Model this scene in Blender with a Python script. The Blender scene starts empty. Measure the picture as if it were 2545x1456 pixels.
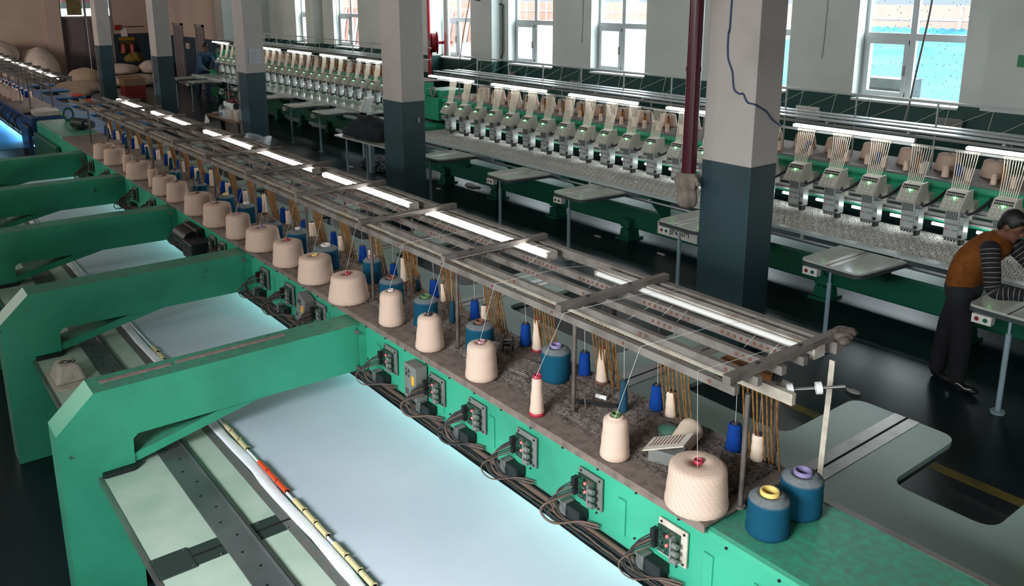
import bpy, math, random
from math import pi, sin, cos, radians
from mathutils import Vector, Matrix
SC = bpy.context.scene
COL = SC.collection
RND = random.Random(7)

# ------------------------------------------------------------------ camera
cam_d = bpy.data.cameras.new('camera')
cam = bpy.data.objects.new('camera', cam_d)
COL.objects.link(cam)
cam_d.sensor_width = 36.0
cam_d.lens = 2119.56 / 2545 * 36.0
cam_d.shift_x = (1272.5 - 1247.42) / 2545
cam_d.shift_y = (500.61 - 728.0) / 2545
cam_d.clip_start, cam_d.clip_end = 0.05, 300
_M = ((0.60904556, 0.79312918, -0.00309936), (0.18657335, -0.14706595, -0.97137119), (-0.77087865, 0.59103105, -0.23754663))
cam.matrix_world = Matrix(((_M[0][0], -_M[1][0], -_M[2][0], 0), (_M[0][1], -_M[1][1], -_M[2][1], 0), (_M[0][2], -_M[1][2], -_M[2][2], 3.3), (0, 0, 0, 1)))
SC.camera = cam

# ------------------------------------------------------------------ world and daylight
SC.view_settings.view_transform = 'Standard'
SC.view_settings.look = 'None'
SC.view_settings.exposure = 0.0
SC.view_settings.gamma = 1.0
SC.view_settings.use_curve_mapping = False
SC.cycles.use_denoising = True
SC.cycles.max_bounces = 7
SC.cycles.diffuse_bounces = 4
SC.cycles.glossy_bounces = 3
SC.cycles.transparent_max_bounces = 8
SC.cycles.sample_clamp_indirect = 6.0
SC.cycles.caustics_reflective = False
SC.cycles.caustics_refractive = False
W = bpy.data.worlds.new('sky'); SC.world = W; W.use_nodes = True
W.node_tree.nodes['Background'].inputs[0].default_value = (0.86, 0.94, 1.0, 1)
W.node_tree.nodes['Background'].inputs[1].default_value = 5.0

def area(name, loc, target, sx, sy, power, color, spread=180):
    d = bpy.data.lights.new(name, 'AREA'); d.shape = 'RECTANGLE'; d.size = sx; d.size_y = sy
    d.energy = power; d.color = color; d.spread = radians(spread)
    o = bpy.data.objects.new(name, d); COL.objects.link(o); o.location = loc
    v = Vector(target) - Vector(loc)
    o.rotation_euler = v.to_track_quat('-Z', 'Y').to_euler()
    return o
WIN = [(-24.62, -23.20), (-22.13, -20.70), (-16.95, -15.55), (-14.20, -12.80), (-11.72, -10.35), (-8.95, -7.50), (-6.45, -5.0)]
WINY = 12.35
WIN = [(a * WINY / 11.3, b * WINY / 11.3) for a, b in WIN]
for a, b in WIN:
    area('window_daylight', ((a + b) / 2, WINY + .45, 2.9), ((a + b) / 2, 0, 0.6), 1.4, 2.2, 90, (0.88, 0.96, 1.0))
# unseen daylight from the near end and front side, plus added fill lamps
area('near_end_light', (2.0, -0.6, 1.35), (-4.6, 1.4, 1.0), 2.4, 0.9, 68, (1.0, 0.97, 0.93))  # unseen lamp set low so its light drops off along the arms
area('front_side_daylight', (-0.9, -3.6, 3.9), (-2.3, 1.5, 0.8), 2.6, 1.5, 108, (0.90, 0.96, 1.0), 62)  # unseen lamp, narrow spread keeps its light on the near fabric
area('front_side_daylight', (-16.5, -4.4, 4.3), (-6.5, 2.4, 1.2), 2.4, 1.3, 70, (1.0, 0.90, 0.82), 100)
area('front_row_fill', (-13.0, -4.7, 4.5), (-13.0, 12.0, 4.0), 22.0, 1.3, 200, (1.0, 0.98, 0.95), 75)  # added lamp to brighten the window wall, no opening behind it
area('far_wall_fill', (-28.0, -4.0, 3.4), (-36, 6.0, 1.6), 5.0, 1.6, 640, (1.0, 0.88, 0.78))  # added lamp to brighten the far beige wall

# ------------------------------------------------------------------ mesh helpers
class MB:
    def __init__(s): s.v = []; s.f = []; s.m = []; s.s = []
    def add(s, vs, fs, m=0, sm=False):
        b = len(s.v); s.v.extend([tuple(p) for p in vs])
        for f in fs:
            s.f.append(tuple(b + i for i in f)); s.m.append(m); s.s.append(sm)
    def box(s, x0, x1, y0, y1, z0, z1, m=0):
        s.add([(x0, y0, z0), (x1, y0, z0), (x1, y1, z0), (x0, y1, z0), (x0, y0, z1), (x1, y0, z1), (x1, y1, z1), (x0, y1, z1)],
              [(0, 3, 2, 1), (4, 5, 6, 7), (0, 1, 5, 4), (1, 2, 6, 5), (2, 3, 7, 6), (3, 0, 4, 7)], m)
    def cb(s, c, sz, m=0, R=None):
        hx, hy, hz = sz[0] / 2, sz[1] / 2, sz[2] / 2
        vs = [Vector(p) for p in ((-hx, -hy, -hz), (hx, -hy, -hz), (hx, hy, -hz), (-hx, hy, -hz), (-hx, -hy, hz), (hx, -hy, hz), (hx, hy, hz), (-hx, hy, hz))]
        if R is not None: vs = [R @ p for p in vs]
        s.add([p + Vector(c) for p in vs], [(0, 3, 2, 1), (4, 5, 6, 7), (0, 1, 5, 4), (1, 2, 6, 5), (2, 3, 7, 6), (3, 0, 4, 7)], m)
    def cyl(s, p0, p1, r0, r1=None, n=10, m=0, caps=True, sm=True):
        r1 = r0 if r1 is None else r1
        p0, p1 = Vector(p0), Vector(p1); d = (p1 - p0).normalized()
        u = d.orthogonal().normalized(); w = d.cross(u)
        vs = []
        for p, r in ((p0, r0), (p1, r1)):
            for i in range(n):
                a = 2 * pi * i / n; vs.append(p + u * (r * cos(a)) + w * (r * sin(a)))
        s.add(vs, [(i, (i + 1) % n, n + (i + 1) % n, n + i) for i in range(n)], m, sm)
        if caps:
            s.add(vs[:n], [tuple(range(n - 1, -1, -1))], m); s.add(vs[n:], [tuple(range(n))], m)
    def tube(s, pts, r, n=6, m=0):
        pts = [Vector(p) for p in pts]; rings = []
        d0 = (pts[1] - pts[0]).normalized(); u = d0.orthogonal().normalized()
        for i, p in enumerate(pts):
            a = pts[max(i - 1, 0)]; b = pts[min(i + 1, len(pts) - 1)]
            d = (b - a).normalized(); u = (u - d * u.dot(d))
            u = u.normalized() if u.length > 1e-6 else d.orthogonal().normalized()
            w = d.cross(u); rr = r[i] if isinstance(r, (list, tuple)) else r
            rings.append([p + u * (rr * cos(2 * pi * k / n)) + w * (rr * sin(2 * pi * k / n)) for k in range(n)])
        vs = [p for q in rings for p in q]; fs = []
        for i in range(len(pts) - 1):
            for k in range(n): fs.append((i * n + k, i * n + (k + 1) % n, (i + 1) * n + (k + 1) % n, (i + 1) * n + k))
        s.add(vs, fs, m, True)
        s.add(rings[0], [tuple(range(n - 1, -1, -1))], m); s.add(rings[-1], [tuple(range(n))], m)
    def lathe(s, prof, c=(0, 0, 0), n=24, m=0, R=None, sm=True):
        vs = []
        for r, z in prof:
            for i in range(n):
                p = Vector((r * cos(2 * pi * i / n), r * sin(2 * pi * i / n), z))
                if R is not None: p = R @ p
                vs.append(p + Vector(c))
        fs = []
        for j in range(len(prof) - 1):
            for i in range(n): fs.append((j * n + i, j * n + (i + 1) % n, (j + 1) * n + (i + 1) % n, (j + 1) * n + i))
        s.add(vs, fs, m, sm)
    def prism(s, poly, axis, a0, a1, m=0):
        n = len(poly)
        def P(u, v, a): return {'x': (a, u, v), 'y': (u, a, v), 'z': (u, v, a)}[axis]
        vs = [P(u, v, a0) for u, v in poly] + [P(u, v, a1) for u, v in poly]
        s.add(vs, [tuple(range(n)), tuple(range(2 * n - 1, n - 1, -1))], m)
        s.add(vs, [(i, n + i, n + (i + 1) % n, (i + 1) % n) for i in range(n)], m)
    def ball(s, c, r, n=12, m=0, R=None):
        r = r if isinstance(r, (tuple, list)) else (r, r, r); h = n // 2; vs = []; fs = []
        for j in range(h + 1):
            for i in range(n):
                t = pi * j / h; a = 2 * pi * i / n
                p = Vector((r[0] * sin(t) * cos(a), r[1] * sin(t) * sin(a), r[2] * cos(t)))
                if R is not None: p = R @ p
                vs.append(p + Vector(c))
        for j in range(h):
            for i in range(n): fs.append((j * n + i, (j + 1) * n + i, (j + 1) * n + (i + 1) % n, j * n + (i + 1) % n))
        s.add(vs, fs, m, True)
    def cap(s, p0, p1, r0, r1, n=14, m=0):
        s.cyl(p0, p1, r0, r1, n, m, caps=True); s.ball(p0, r0, n, m); s.ball(p1, r1, n, m)
    def mesh(s, name, mats):
        me = bpy.data.meshes.new(name); me.from_pydata(s.v, [], s.f)
        for mt in (mats if isinstance(mats, (list, tuple)) else [mats]): me.materials.append(mt)
        me.polygons.foreach_set('material_index', s.m); me.polygons.foreach_set('use_smooth', s.s)
        me.update(); return me

def link(name, me, parent=None, loc=None, label=None, kind=None):
    o = bpy.data.objects.new(name, me); COL.objects.link(o)
    if parent is not None: o.parent = parent
    if loc is not None: o.location = loc
    if label: o['label'] = label
    if kind: o['kind'] = kind
    return o
def obj(name, mb, mats, parent=None, loc=None, label=None, kind=None, bev=0):
    o = link(name, mb.mesh(name, mats), parent, loc, label, kind)
    if bev:
        b = o.modifiers.new('edge', 'BEVEL'); b.width = bev; b.segments = 2; b.limit_method = 'ANGLE'; b.angle_limit = radians(50)
    return o
def wpart(name, mb, mats, root, **k):       # mesh given in world coordinates under a thing whose empty is placed
    return obj(name, mb, mats, root, -Vector(root.location), **k)
def thing(name, label, cat, loc=(0, 0, 0), group=None, rz=0):
    o = bpy.data.objects.new(name, None); COL.objects.link(o); o.empty_display_size = .05
    o.location = loc; o.rotation_euler = (0, 0, rz); o['label'] = label; o['category'] = cat
    if group: o['group'] = group
    return o
def tag(o, label, cat, group=None, kind=None):
    o['label'] = label; o['category'] = cat
    if group: o['group'] = group
    if kind: o['kind'] = kind
    return o
def dup(root, loc, label=None, rz=None):
    r = root.copy(); COL.objects.link(r); r.location = loc
    if rz is not None: r.rotation_euler = (0, 0, rz)
    if label: r['label'] = label
    for ch in list(root.children):
        c = ch.copy(); COL.objects.link(c); c.parent = r
        for g in list(ch.children):
            d = g.copy(); COL.objects.link(d); d.parent = c
    return r
def dup_part(part, parent, loc):
    c = part.copy(); COL.objects.link(c); c.parent = parent; c.location = loc
    for g in list(part.children):
        d = g.copy(); COL.objects.link(d); d.parent = c
    return c
ORD = 'zeroth first second third fourth fifth sixth seventh eighth ninth tenth eleventh twelfth thirteenth fourteenth fifteenth sixteenth seventeenth eighteenth nineteenth twentieth'.split()
def ordw(n):
    if n <= 20: return ORD[n]
    return ['twenty', 'thirty'][n // 10 - 2] + '-' + ORD[n % 10]
def text_mesh(txt, size, mat, depth=0.001):
    cu = bpy.data.curves.new('t', 'FONT'); cu.body = txt; cu.size = size; cu.align_x = 'CENTER'; cu.align_y = 'CENTER'; cu.extrude = depth
    o = bpy.data.objects.new('t', cu); COL.objects.link(o)
    bpy.context.view_layer.update()
    me = bpy.data.meshes.new_from_object(o.evaluated_get(bpy.context.evaluated_depsgraph_get()))
    bpy.data.objects.remove(o); me.materials.clear(); me.materials.append(mat); return me
# text laid on a plane facing -y has rotation (90,0,0); facing +x has (90,0,90)

# ------------------------------------------------------------------ materials
def lin(h):
    h = h.lstrip('#'); c = [int(h[i:i + 2], 16) / 255 for i in (0, 2, 4)]
    return tuple((x / 12.92 if x <= .04045 else ((x + .055) / 1.055) ** 2.4) for x in c) + (1,)
def mat(name, col, rough=.5, metal=0, wear=None, col2=None, scale=6, lo=.4, hi=.7, detail=5, bump=0, bscale=60, dust=None, emit=None, estr=0, spec=.5, coords='Object'):
    m = bpy.data.materials.new(name); m.use_nodes = True
    N = m.node_tree.nodes; L = m.node_tree.links; B = N['Principled BSDF']
    col = lin(col) if isinstance(col, str) else col
    B.inputs['Base Color'].default_value = col; B.inputs['Roughness'].default_value = rough; B.inputs['Metallic'].default_value = metal
    B.inputs['Specular IOR Level'].default_value = spec
    tc = N.new('ShaderNodeTexCoord'); out = None
    def noise(sc, d=5):
        n = N.new('ShaderNodeTexNoise'); n.inputs['Scale'].default_value = sc; n.inputs['Detail'].default_value = d
        L.new(tc.outputs[coords], n.inputs['Vector']); return n
    def ramp(src, a, b):
        r = N.new('ShaderNodeMapRange'); r.inputs[1].default_value = a; r.inputs[2].default_value = b; L.new(src, r.inputs[0]); return r.outputs[0]
    def mix(f, a, b):
        x = N.new('ShaderNodeMix'); x.data_type = 'RGBA'
        if hasattr(f, 'links'): L.new(f, x.inputs[0])
        else: x.inputs[0].default_value = f
        for i, q in ((6, a), (7, b)):
            if hasattr(q, 'links'): L.new(q, x.inputs[i])
            else: x.inputs[i].default_value = q
        return x.outputs[2]
    if col2 is not None:
        col2 = lin(col2) if isinstance(col2, str) else col2
        out = mix(ramp(noise(scale, detail).outputs['Fac'], lo, hi), col, col2)
    if wear is not None:
        out = mix(ramp(noise(wear[1], 8).outputs['Fac'], wear[2], wear[2] + .04), out if out is not None else col, lin(wear[0]))
    if dust is not None:
        dc = lin(dust[0]); g = N.new('ShaderNodeNewGeometry'); sp = N.new('ShaderNodeSeparateXYZ'); L.new(g.outputs['True Normal'], sp.inputs[0])
        f = ramp(sp.outputs[2], .75, .98)
        mm = N.new('ShaderNodeMath'); mm.operation = 'MULTIPLY'; L.new(f, mm.inputs[0])
        L.new(ramp(noise(dust[2], 6).outputs['Fac'], .25, .65), mm.inputs[1])
        m2 = N.new('ShaderNodeMath'); m2.operation = 'MULTIPLY'; L.new(mm.outputs[0], m2.inputs[0]); m2.inputs[1].default_value = dust[1]
        out = mix(m2.outputs[0], out if out is not None else col, dc)
    if out is not None: L.new(out, B.inputs['Base Color'])
    if bump:
        b = N.new('ShaderNodeBump'); b.inputs['Strength'].default_value = bump; b.inputs['Distance'].default_value = .01
        L.new(noise(bscale, 4).outputs['Fac'], b.inputs['Height']); L.new(b.outputs[0], B.inputs['Normal'])
    if emit is not None:
        B.inputs['Emission Color'].default_value = lin(emit) if isinstance(emit, str) else emit; B.inputs['Emission Strength'].default_value = estr
    return m

def yarn_mat(name, c1, c2, step, tilt=2.0, dust=None):
    m = bpy.data.materials.new(name); m.use_nodes = True
    N = m.node_tree.nodes; L = m.node_tree.links; B = N['Principled BSDF']; B.inputs['Roughness'].default_value = .85
    B.inputs['Specular IOR Level'].default_value = .15
    tc = N.new('ShaderNodeTexCoord'); sp = N.new('ShaderNodeSeparateXYZ'); L.new(tc.outputs['Object'], sp.inputs[0])
    def M(op, a, b=None):
        x = N.new('ShaderNodeMath'); x.operation = op
        for i, q in ((0, a), (1, b)):
            if q is None: continue
            if hasattr(q, 'links'): L.new(q, x.inputs[i])
            else: x.inputs[i].default_value = q
        return x.outputs[0]
    nz = N.new('ShaderNodeTexNoise'); nz.inputs['Scale'].default_value = 28; L.new(tc.outputs['Object'], nz.inputs['Vector'])
    th = M('ARCTAN2', sp.outputs[1], sp.outputs[0])
    r2 = M('SQRT', M('ADD', M('MULTIPLY', sp.outputs[0], sp.outputs[0]), M('MULTIPLY', sp.outputs[1], sp.outputs[1])))
    zz = M('MULTIPLY', M('ADD', M('SUBTRACT', sp.outputs[2], M('MULTIPLY', r2, .8)), M('MULTIPLY', nz.outputs['Fac'], .004)), 2 * pi / step)
    a = M('SINE', M('ADD', zz, M('MULTIPLY', th, round(tilt * 9))))
    b = M('SINE', M('SUBTRACT', M('MULTIPLY', zz, .83), M('MULTIPLY', th, round(tilt * 4))))
    h = M('ADD', M('ADD', M('MULTIPLY', a, .36), M('MULTIPLY', b, .14)), .5)
    mx = N.new('ShaderNodeMix'); mx.data_type = 'RGBA'; mx.inputs[6].default_value = lin(c2); mx.inputs[7].default_value = lin(c1)
    cl = N.new('ShaderNodeMapRange'); L.new(h, cl.inputs[0]); cl.inputs[1].default_value = .1; cl.inputs[2].default_value = .8; L.new(cl.outputs[0], mx.inputs[0])
    out = mx.outputs[2]
    if dust is not None:   # fluff lying on the upward faces
        g = N.new('ShaderNodeNewGeometry'); s2 = N.new('ShaderNodeSeparateXYZ'); L.new(g.outputs['Normal'], s2.inputs[0])
        mr = N.new('ShaderNodeMapRange'); L.new(s2.outputs[2], mr.inputs[0]); mr.inputs[1].default_value = .25; mr.inputs[2].default_value = .6
        m3 = N.new('ShaderNodeMix'); m3.data_type = 'RGBA'; L.new(mr.outputs[0], m3.inputs[0]); L.new(out, m3.inputs[6])
        n2 = N.new('ShaderNodeTexNoise'); n2.inputs['Scale'].default_value = 60; n2.inputs['Detail'].default_value = 6; L.new(tc.outputs['Object'], n2.inputs['Vector'])
        m4 = N.new('ShaderNodeMix'); m4.data_type = 'RGBA'; L.new(n2.outputs['Fac'], m4.inputs[0]); m4.inputs[6].default_value = lin('#4c5c62'); m4.inputs[7].default_value = lin(dust)
        L.new(m4.outputs[2], m3.inputs[7]); out = m3.outputs[2]
    L.new(out, B.inputs['Base Color'])
    bp = N.new('ShaderNodeBump'); bp.inputs['Strength'].default_value = .6; bp.inputs['Distance'].default_value = .002
    L.new(h, bp.inputs['Height']); L.new(bp.outputs[0], B.inputs['Normal'])
    return m

def lace_mat():
    m = bpy.data.materials.new('lace'); m.use_nodes = True
    N = m.node_tree.nodes; L = m.node_tree.links; B = N['Principled BSDF']; B.inputs['Roughness'].default_value = .9
    B.inputs['Specular IOR Level'].default_value = .1
    tc = N.new('ShaderNodeTexCoord'); sp = N.new('ShaderNodeSeparateXYZ'); L.new(tc.outputs['Object'], sp.inputs[0])
    def M(op, a, b=None):
        x = N.new('ShaderNodeMath'); x.operation = op
        for i, q in ((0, a), (1, b)):
            if q is None: continue
            if hasattr(q, 'links'): L.new(q, x.inputs[i])
            else: x.inputs[i].default_value = q
        return x.outputs[0]
    P = .088
    u = M('DIVIDE', sp.outputs[0], P); v = M('DIVIDE', sp.outputs[1], P * .75)
    row = M('FLOOR', v); u = M('ADD', u, M('MULTIPLY', M('MODULO', row, 2), .5))
    fu = M('SUBTRACT', M('FRACT', u), .5); fv = M('SUBTRACT', M('FRACT', v), .5)
    r = M('SQRT', M('ADD', M('MULTIPLY', fu, fu), M('MULTIPLY', fv, fv))); th = M('ARCTAN2', fv, fu)
    petal = M('SINE', M('ADD', M('MULTIPLY', r, 24), M('MULTIPLY', M('SINE', M('MULTIPLY', th, 5)), 1.9)))
    vo = N.new('ShaderNodeTexVoronoi'); vo.feature = 'DISTANCE_TO_EDGE'; vo.inputs['Scale'].default_value = 34; L.new(tc.outputs['Object'], vo.inputs['Vector'])
    net = M('LESS_THAN', vo.outputs['Distance'], .055)
    f = M('MAXIMUM', M('GREATER_THAN', petal, .5), net)
    f = M('MAXIMUM', f, M('LESS_THAN', r, .13))
    mx = N.new('ShaderNodeMix'); mx.data_type = 'RGBA'; L.new(f, mx.inputs[0]); mx.inputs[6].default_value = lin('#14171b'); mx.inputs[7].default_value = lin('#e2dfd8')
    L.new(mx.outputs[2], B.inputs['Base Color']); return m

def glass_mat(specks=False):
    m = bpy.data.materials.new('window_glass'); m.use_nodes = True
    N = m.node_tree.nodes; L = m.node_tree.links; N.clear()
    o = N.new('ShaderNodeOutputMaterial'); t = N.new('ShaderNodeBsdfTransparent'); g = N.new('ShaderNodeBsdfGlossy'); g.inputs['Roughness'].default_value = .05
    t.inputs[0].default_value = (.95, .98, .98, 1)
    x = N.new('ShaderNodeMixShader'); x.inputs[0].default_value = .06; L.new(t.outputs[0], x.inputs[1]); L.new(g.outputs[0], x.inputs[2])
    if specks:
        tc = N.new('ShaderNodeTexCoord'); mp = N.new('ShaderNodeMapping'); mp.inputs['Scale'].default_value = (26, 1, 12); mp.inputs['Rotation'].default_value = (0, .35, 0)
        L.new(tc.outputs['Object'], mp.inputs[0]); vo = N.new('ShaderNodeTexVoronoi'); vo.inputs['Scale'].default_value = 1.0; L.new(mp.outputs[0], vo.inputs['Vector'])
        lt = N.new('ShaderNodeMath'); lt.operation = 'LESS_THAN'; lt.inputs[1].default_value = .13; L.new(vo.outputs['Distance'], lt.inputs[0])
        d = N.new('ShaderNodeBsdfDiffuse'); d.inputs[0].default_value = lin('#3c4c56')
        y = N.new('ShaderNodeMixShader'); L.new(lt.outputs[0], y.inputs[0]); L.new(x.outputs[0], y.inputs[1]); L.new(d.outputs[0], y.inputs[2]); L.new(y.outputs[0], o.inputs[0])
    else: L.new(x.outputs[0], o.inputs[0])
    return m

G = dict(
    green=mat('green_paint', '#37a07e', .42, wear=('#3d5a50', 7, .72), col2='#2d8468', scale=2.2, lo=.4, hi=.75, dust=('#545f57', .6, 30)),
    green2=mat('green_machine_paint', '#1c8e68', .38, col2='#177a59', scale=2),
    dgreen=mat('dark_green_paint', '#0f5a44', .45),
    blue=mat('blue_paint', '#1b3f6b', .42, col2='#17345a', scale=2),
    tray=mat('dusty_tray', '#77685f', .8, col2='#5b4f49', scale=22, bump=.2),
    lint=mat('lint', '#92867e', 1, col2='#6a5f58', scale=60, lo=.36, hi=.64, detail=9, bump=.8, bscale=220, spec=.03),
    board=mat('pale_green_board', '#b9cabb', .55, col2='#a5bdab', scale=5, bump=.05, bscale=200),
    alu=mat('brushed_aluminium', '#7f8483', .38, .55, col2='#676c6b', scale=3),
    strip=mat('grey_felt_strip', '#5f6662', .8, col2='#6c6762', scale=14),
    fabric=mat('white_fabric', '#c6cfd9', .75, col2='#bcc7d2', scale=1.6, spec=.2),
    roll=mat('white_fabric_edge', '#e8ebf0', .8, bump=.35, bscale=24, spec=.2),
    rail=mat('grey_rail', '#7c756f', .6, .15, col2='#5f5751', scale=9, dust=('#6d5f55', .7, 14)),
    post=mat('steel_post', '#6a625d', .5, .4, col2='#4c423c', scale=9),
    steel=mat('polished_steel', '#a9a5a0', .28, .8, col2='#8a8682', scale=4),
    black=mat('black_plastic', '#16181a', .45),
    rubber=mat('black_cable', '#242222', .6),
    brownc=mat('brown_cable', '#5a463b', .6),
    tan=mat('bronze_tube', '#8d6538', .34, 0, col2='#573a1c', scale=40),
    pcb=mat('circuit_board', '#1d4a36', .5, col2='#0f2a20', scale=130, lo=.45, hi=.55),
    psu=mat('grey_metal_box', '#7c7d78', .5, .2, col2='#6e6f6b', scale=5),
    plate=mat('pale_plate', '#c6bdae', .55, col2='#ab9f8f', scale=18),
    white=mat('white_plastic', '#dcdad4', .45),
    cream=mat('cream_plastic', '#a9a69b', .45),
    wsteel=mat('white_enamel', '#a5aaa9', .35, .1),
    yellow=mat('yellow_label', '#d9a11f', .6), ylw2=mat('yellow_plastic', '#c9b98a', .5), red=mat('red_plastic', '#c2301b', .5), dred=mat('dark_red_plastic', '#7d2222', .5),
    redled=mat('red_indicator', '#ff2a2a', .4, emit=(1, .05, .05, 1), estr=6),
    grnled=mat('green_indicator', '#40ff60', .4, emit=(.12, 1, .25, 1), estr=12),
    led=mat('lit_tube', '#ffffff', .4, emit=(1.0, .98, .97, 1), estr=14),
    ledc=mat('lit_cyan_strip', '#ffffff', .4, emit=(.40, 1.0, .93, 1), estr=16),
    ledb=mat('lit_blue_strip', '#ffffff', .4, emit=(.45, .85, 1.0, 1), estr=45),
    lamp=mat('lit_head_lamp', '#ffffff', .4, emit=(.93, 1.0, 1.0, 1), estr=17),
    off=mat('unlit_tube_case', '#b9b0a6', .5, col2='#8a7a6c', scale=12),
    table=mat('pale_table', '#94a79c', .42, col2='#8a9d93', scale=3),
    tablew=mat('pale_glossy_table', '#b3b5ac', .13, col2='#a5a79f', scale=3),
    bluet=mat('blue_table', '#3f88c4', .3, col2='#3a7cb4', scale=3), bluef=mat('blue_fabric', '#2490d6', .5, spec=.3),
    edge=mat('dark_edge', '#3a3f40', .5), leg=mat('pale_blue_leg', '#8fa6ad', .4),
    core_red=mat('red_cone_core', '#a32a3c', .5), core_brn=mat('brown_cone_core', '#6b4436', .7), core_grn=mat('green_cone_core', '#4f6b3e', .6), core_yel=mat('yellow_cone_core', '#d7bb6a', .6),
    core_pur=mat('mauve_cone_core', '#7c6f94', .6), core_pink=mat('pink_cone_core', '#a87c7c', .6), core_dk=mat('dark_cone_core', '#2b2530', .6), core_wh=mat('white_cone_core', '#cfc4c0', .6), hole=mat('dark_hole', '#0b0a0a', .9),
    thread=mat('white_thread', '#d9d4cb', .8),
    y_cream=yarn_mat('cream_yarn', '#e2c7b5', '#b29481', .0062, 2.4), y_cream2=yarn_mat('fine_cream_yarn', '#e3cdb9', '#cdb49f', .006, 1.0),
    y_teal=yarn_mat('teal_yarn', '#10516a', '#0a394d', .0045, 2.5, dust='#858584'), y_blue=yarn_mat('blue_thread', '#0d3f8f', '#0a2f70', .004, .4), y_dteal=yarn_mat('dark_teal_thread', '#254f63', '#173645', .004, .4),
    y_gold=yarn_mat('gold_thread', '#b07a42', '#8a5a2c', .005, .5),
    slide=mat('pale_steel', '#a6a7a4', .35, .25, col2='#8e908d', scale=4), lace=lace_mat(), glass=glass_mat(), glass_d=glass_mat(True),
)
# ------------------------------------------------------------------ room shell
def struct(name, mb, mats, **k): return obj(name, mb, mats, kind='structure', **k)
m_floor = mat('floor_paint', '#1a2a2f', .33, col2='#132227', scale=1.3, lo=.35, hi=.7, bump=.03, bscale=5, spec=.35)
m_line = mat('yellow_floor_paint', '#8a7430', .5, col2='#5f5528', scale=7)
m_wup = mat('white_wall_paint', '#d5d9d5', .7, col2='#cbd0cc', scale=1.5)
m_wlo = mat('dark_green_wall_paint', '#174844', .5, col2='#143e3b', scale=2)
m_brown = mat('beige_wall_paint', '#bda99d', .8, col2='#b19c90', scale=.8)
m_navy = mat('navy_wall_paint', '#26394a', .55, col2='#1f303e', scale=2)
m_cup = mat('column_paint', '#b9b2ad', .7, col2='#a49d98', scale=1.6, lo=.5, hi=.8)
m_clo = mat('column_blue_paint', '#2f464c', .5, col2='#283d43', scale=2.2)
m_cmottle = mat('mottled_column_paint', '#8d8580', .6, col2='#4d565c', scale=5, lo=.45, hi=.55)
m_ceil = mat('ceiling_paint', '#a9a6a0', .8)
m_frame = mat('window_frame', '#c4cbce', .4)
m_sill = mat('window_sill', '#d2d4d0', .6)
CEIL = 5.4
b = MB(); b.box(-37, 6, -5, 13.0, -.2, 0)
fl = struct('floor', b, m_floor)
b = MB(); b.box(-30, 3, 5.735, 5.835, 0, .003)
struct('floor_line', b, m_line, parent=fl)
b = MB(); b.box(-37, 6.3, -5.3, 12.6, CEIL, CEIL + .2); struct('ceiling', b, m_ceil)
SILL, WTOP, BAND, YW = 1.74, 4.0, 1.775, 12.1
b = MB()
xs = [-29.1]
for a, c in WIN: xs += [a, c]
xs.append(6.2)
for i in range(0, len(xs), 2):
    b.box(xs[i], xs[i + 1], YW, YW + .35, BAND, CEIL, 0); b.box(xs[i], xs[i + 1], YW, YW + .35, 0, BAND, 1)
for a, c in WIN:
    b.box(a, c, YW, YW + .35, 0, SILL, 1); b.box(a, c, YW, YW + .35, WTOP, CEIL, 0)
struct('wall_back', b, [m_wup, m_wlo])
for k, (x0, x1) in enumerate([(-25.5, -24.95), (-19.55, -18.3), (-16.3, -15.75), (-5.05, -4.2)]):
    b = MB(); b.box(x0, x1, YW - .3, YW, BAND, CEIL, 0); b.box(x0, x1, YW - .3, YW, 0, BAND, 1)
    struct('trim_%d' % (k + 1), b, [m_wup, m_wlo])
for k, (a, c) in enumerate(WIN):
    w = bpy.data.objects.new('window_%d' % (k + 1), None); COL.objects.link(w); w['kind'] = 'structure'; w.location = (0, WINY, 0)
    f = MB(); t = .055; y0, y1 = -.03, .03
    mid = a + (c - a) * .47; tr = 2.66
    f.box(a, a + t, y0, y1, SILL, WTOP); f.box(c - t, c, y0, y1, SILL, WTOP); f.box(a, c, y0 - .004, y1 - .004, SILL, SILL + t); f.box(a, c, y0 - .004, y1 - .004, WTOP - t, WTOP)
    f.box(mid - .045, mid + .045, y0 - .006, y1 - .006, SILL, WTOP); f.box(a, c, y0 - .01, y1, tr - .05, tr + .05)
    q = .06; ca, cc, cz0, cz1 = a + t, mid - .045, SILL + t, tr - .05
    f.box(ca, ca + q, y0 - .03, y1 - .01, cz0, cz1); f.box(cc - q, cc, y0 - .03, y1 - .01, cz0, cz1); f.box(ca, cc, y0 - .027, y1 - .013, cz0, cz0 + q); f.box(ca, cc, y0 - .027, y1 - .013, cz1 - q, cz1)
    obj('window_frame', f, m_frame, w)
    h = MB(); h.box(cc - .045, cc - .02, y0 - .06, y0 - .03, 2.1, 2.25); obj('window_handle', h, G['steel'], w)
    g = MB(); g.add([(a, 0, SILL), (c, 0, SILL), (c, 0, WTOP), (a, 0, WTOP)], [(0, 1, 2, 3)]); obj('window_glass', g, G['glass_d'] if k == 6 else G['glass'], w)
    s = MB(); s.box(a + .002, c - .002, -.28, -.035, SILL - .03, SILL + .002); obj('window_sill', s, m_sill, w)
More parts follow.
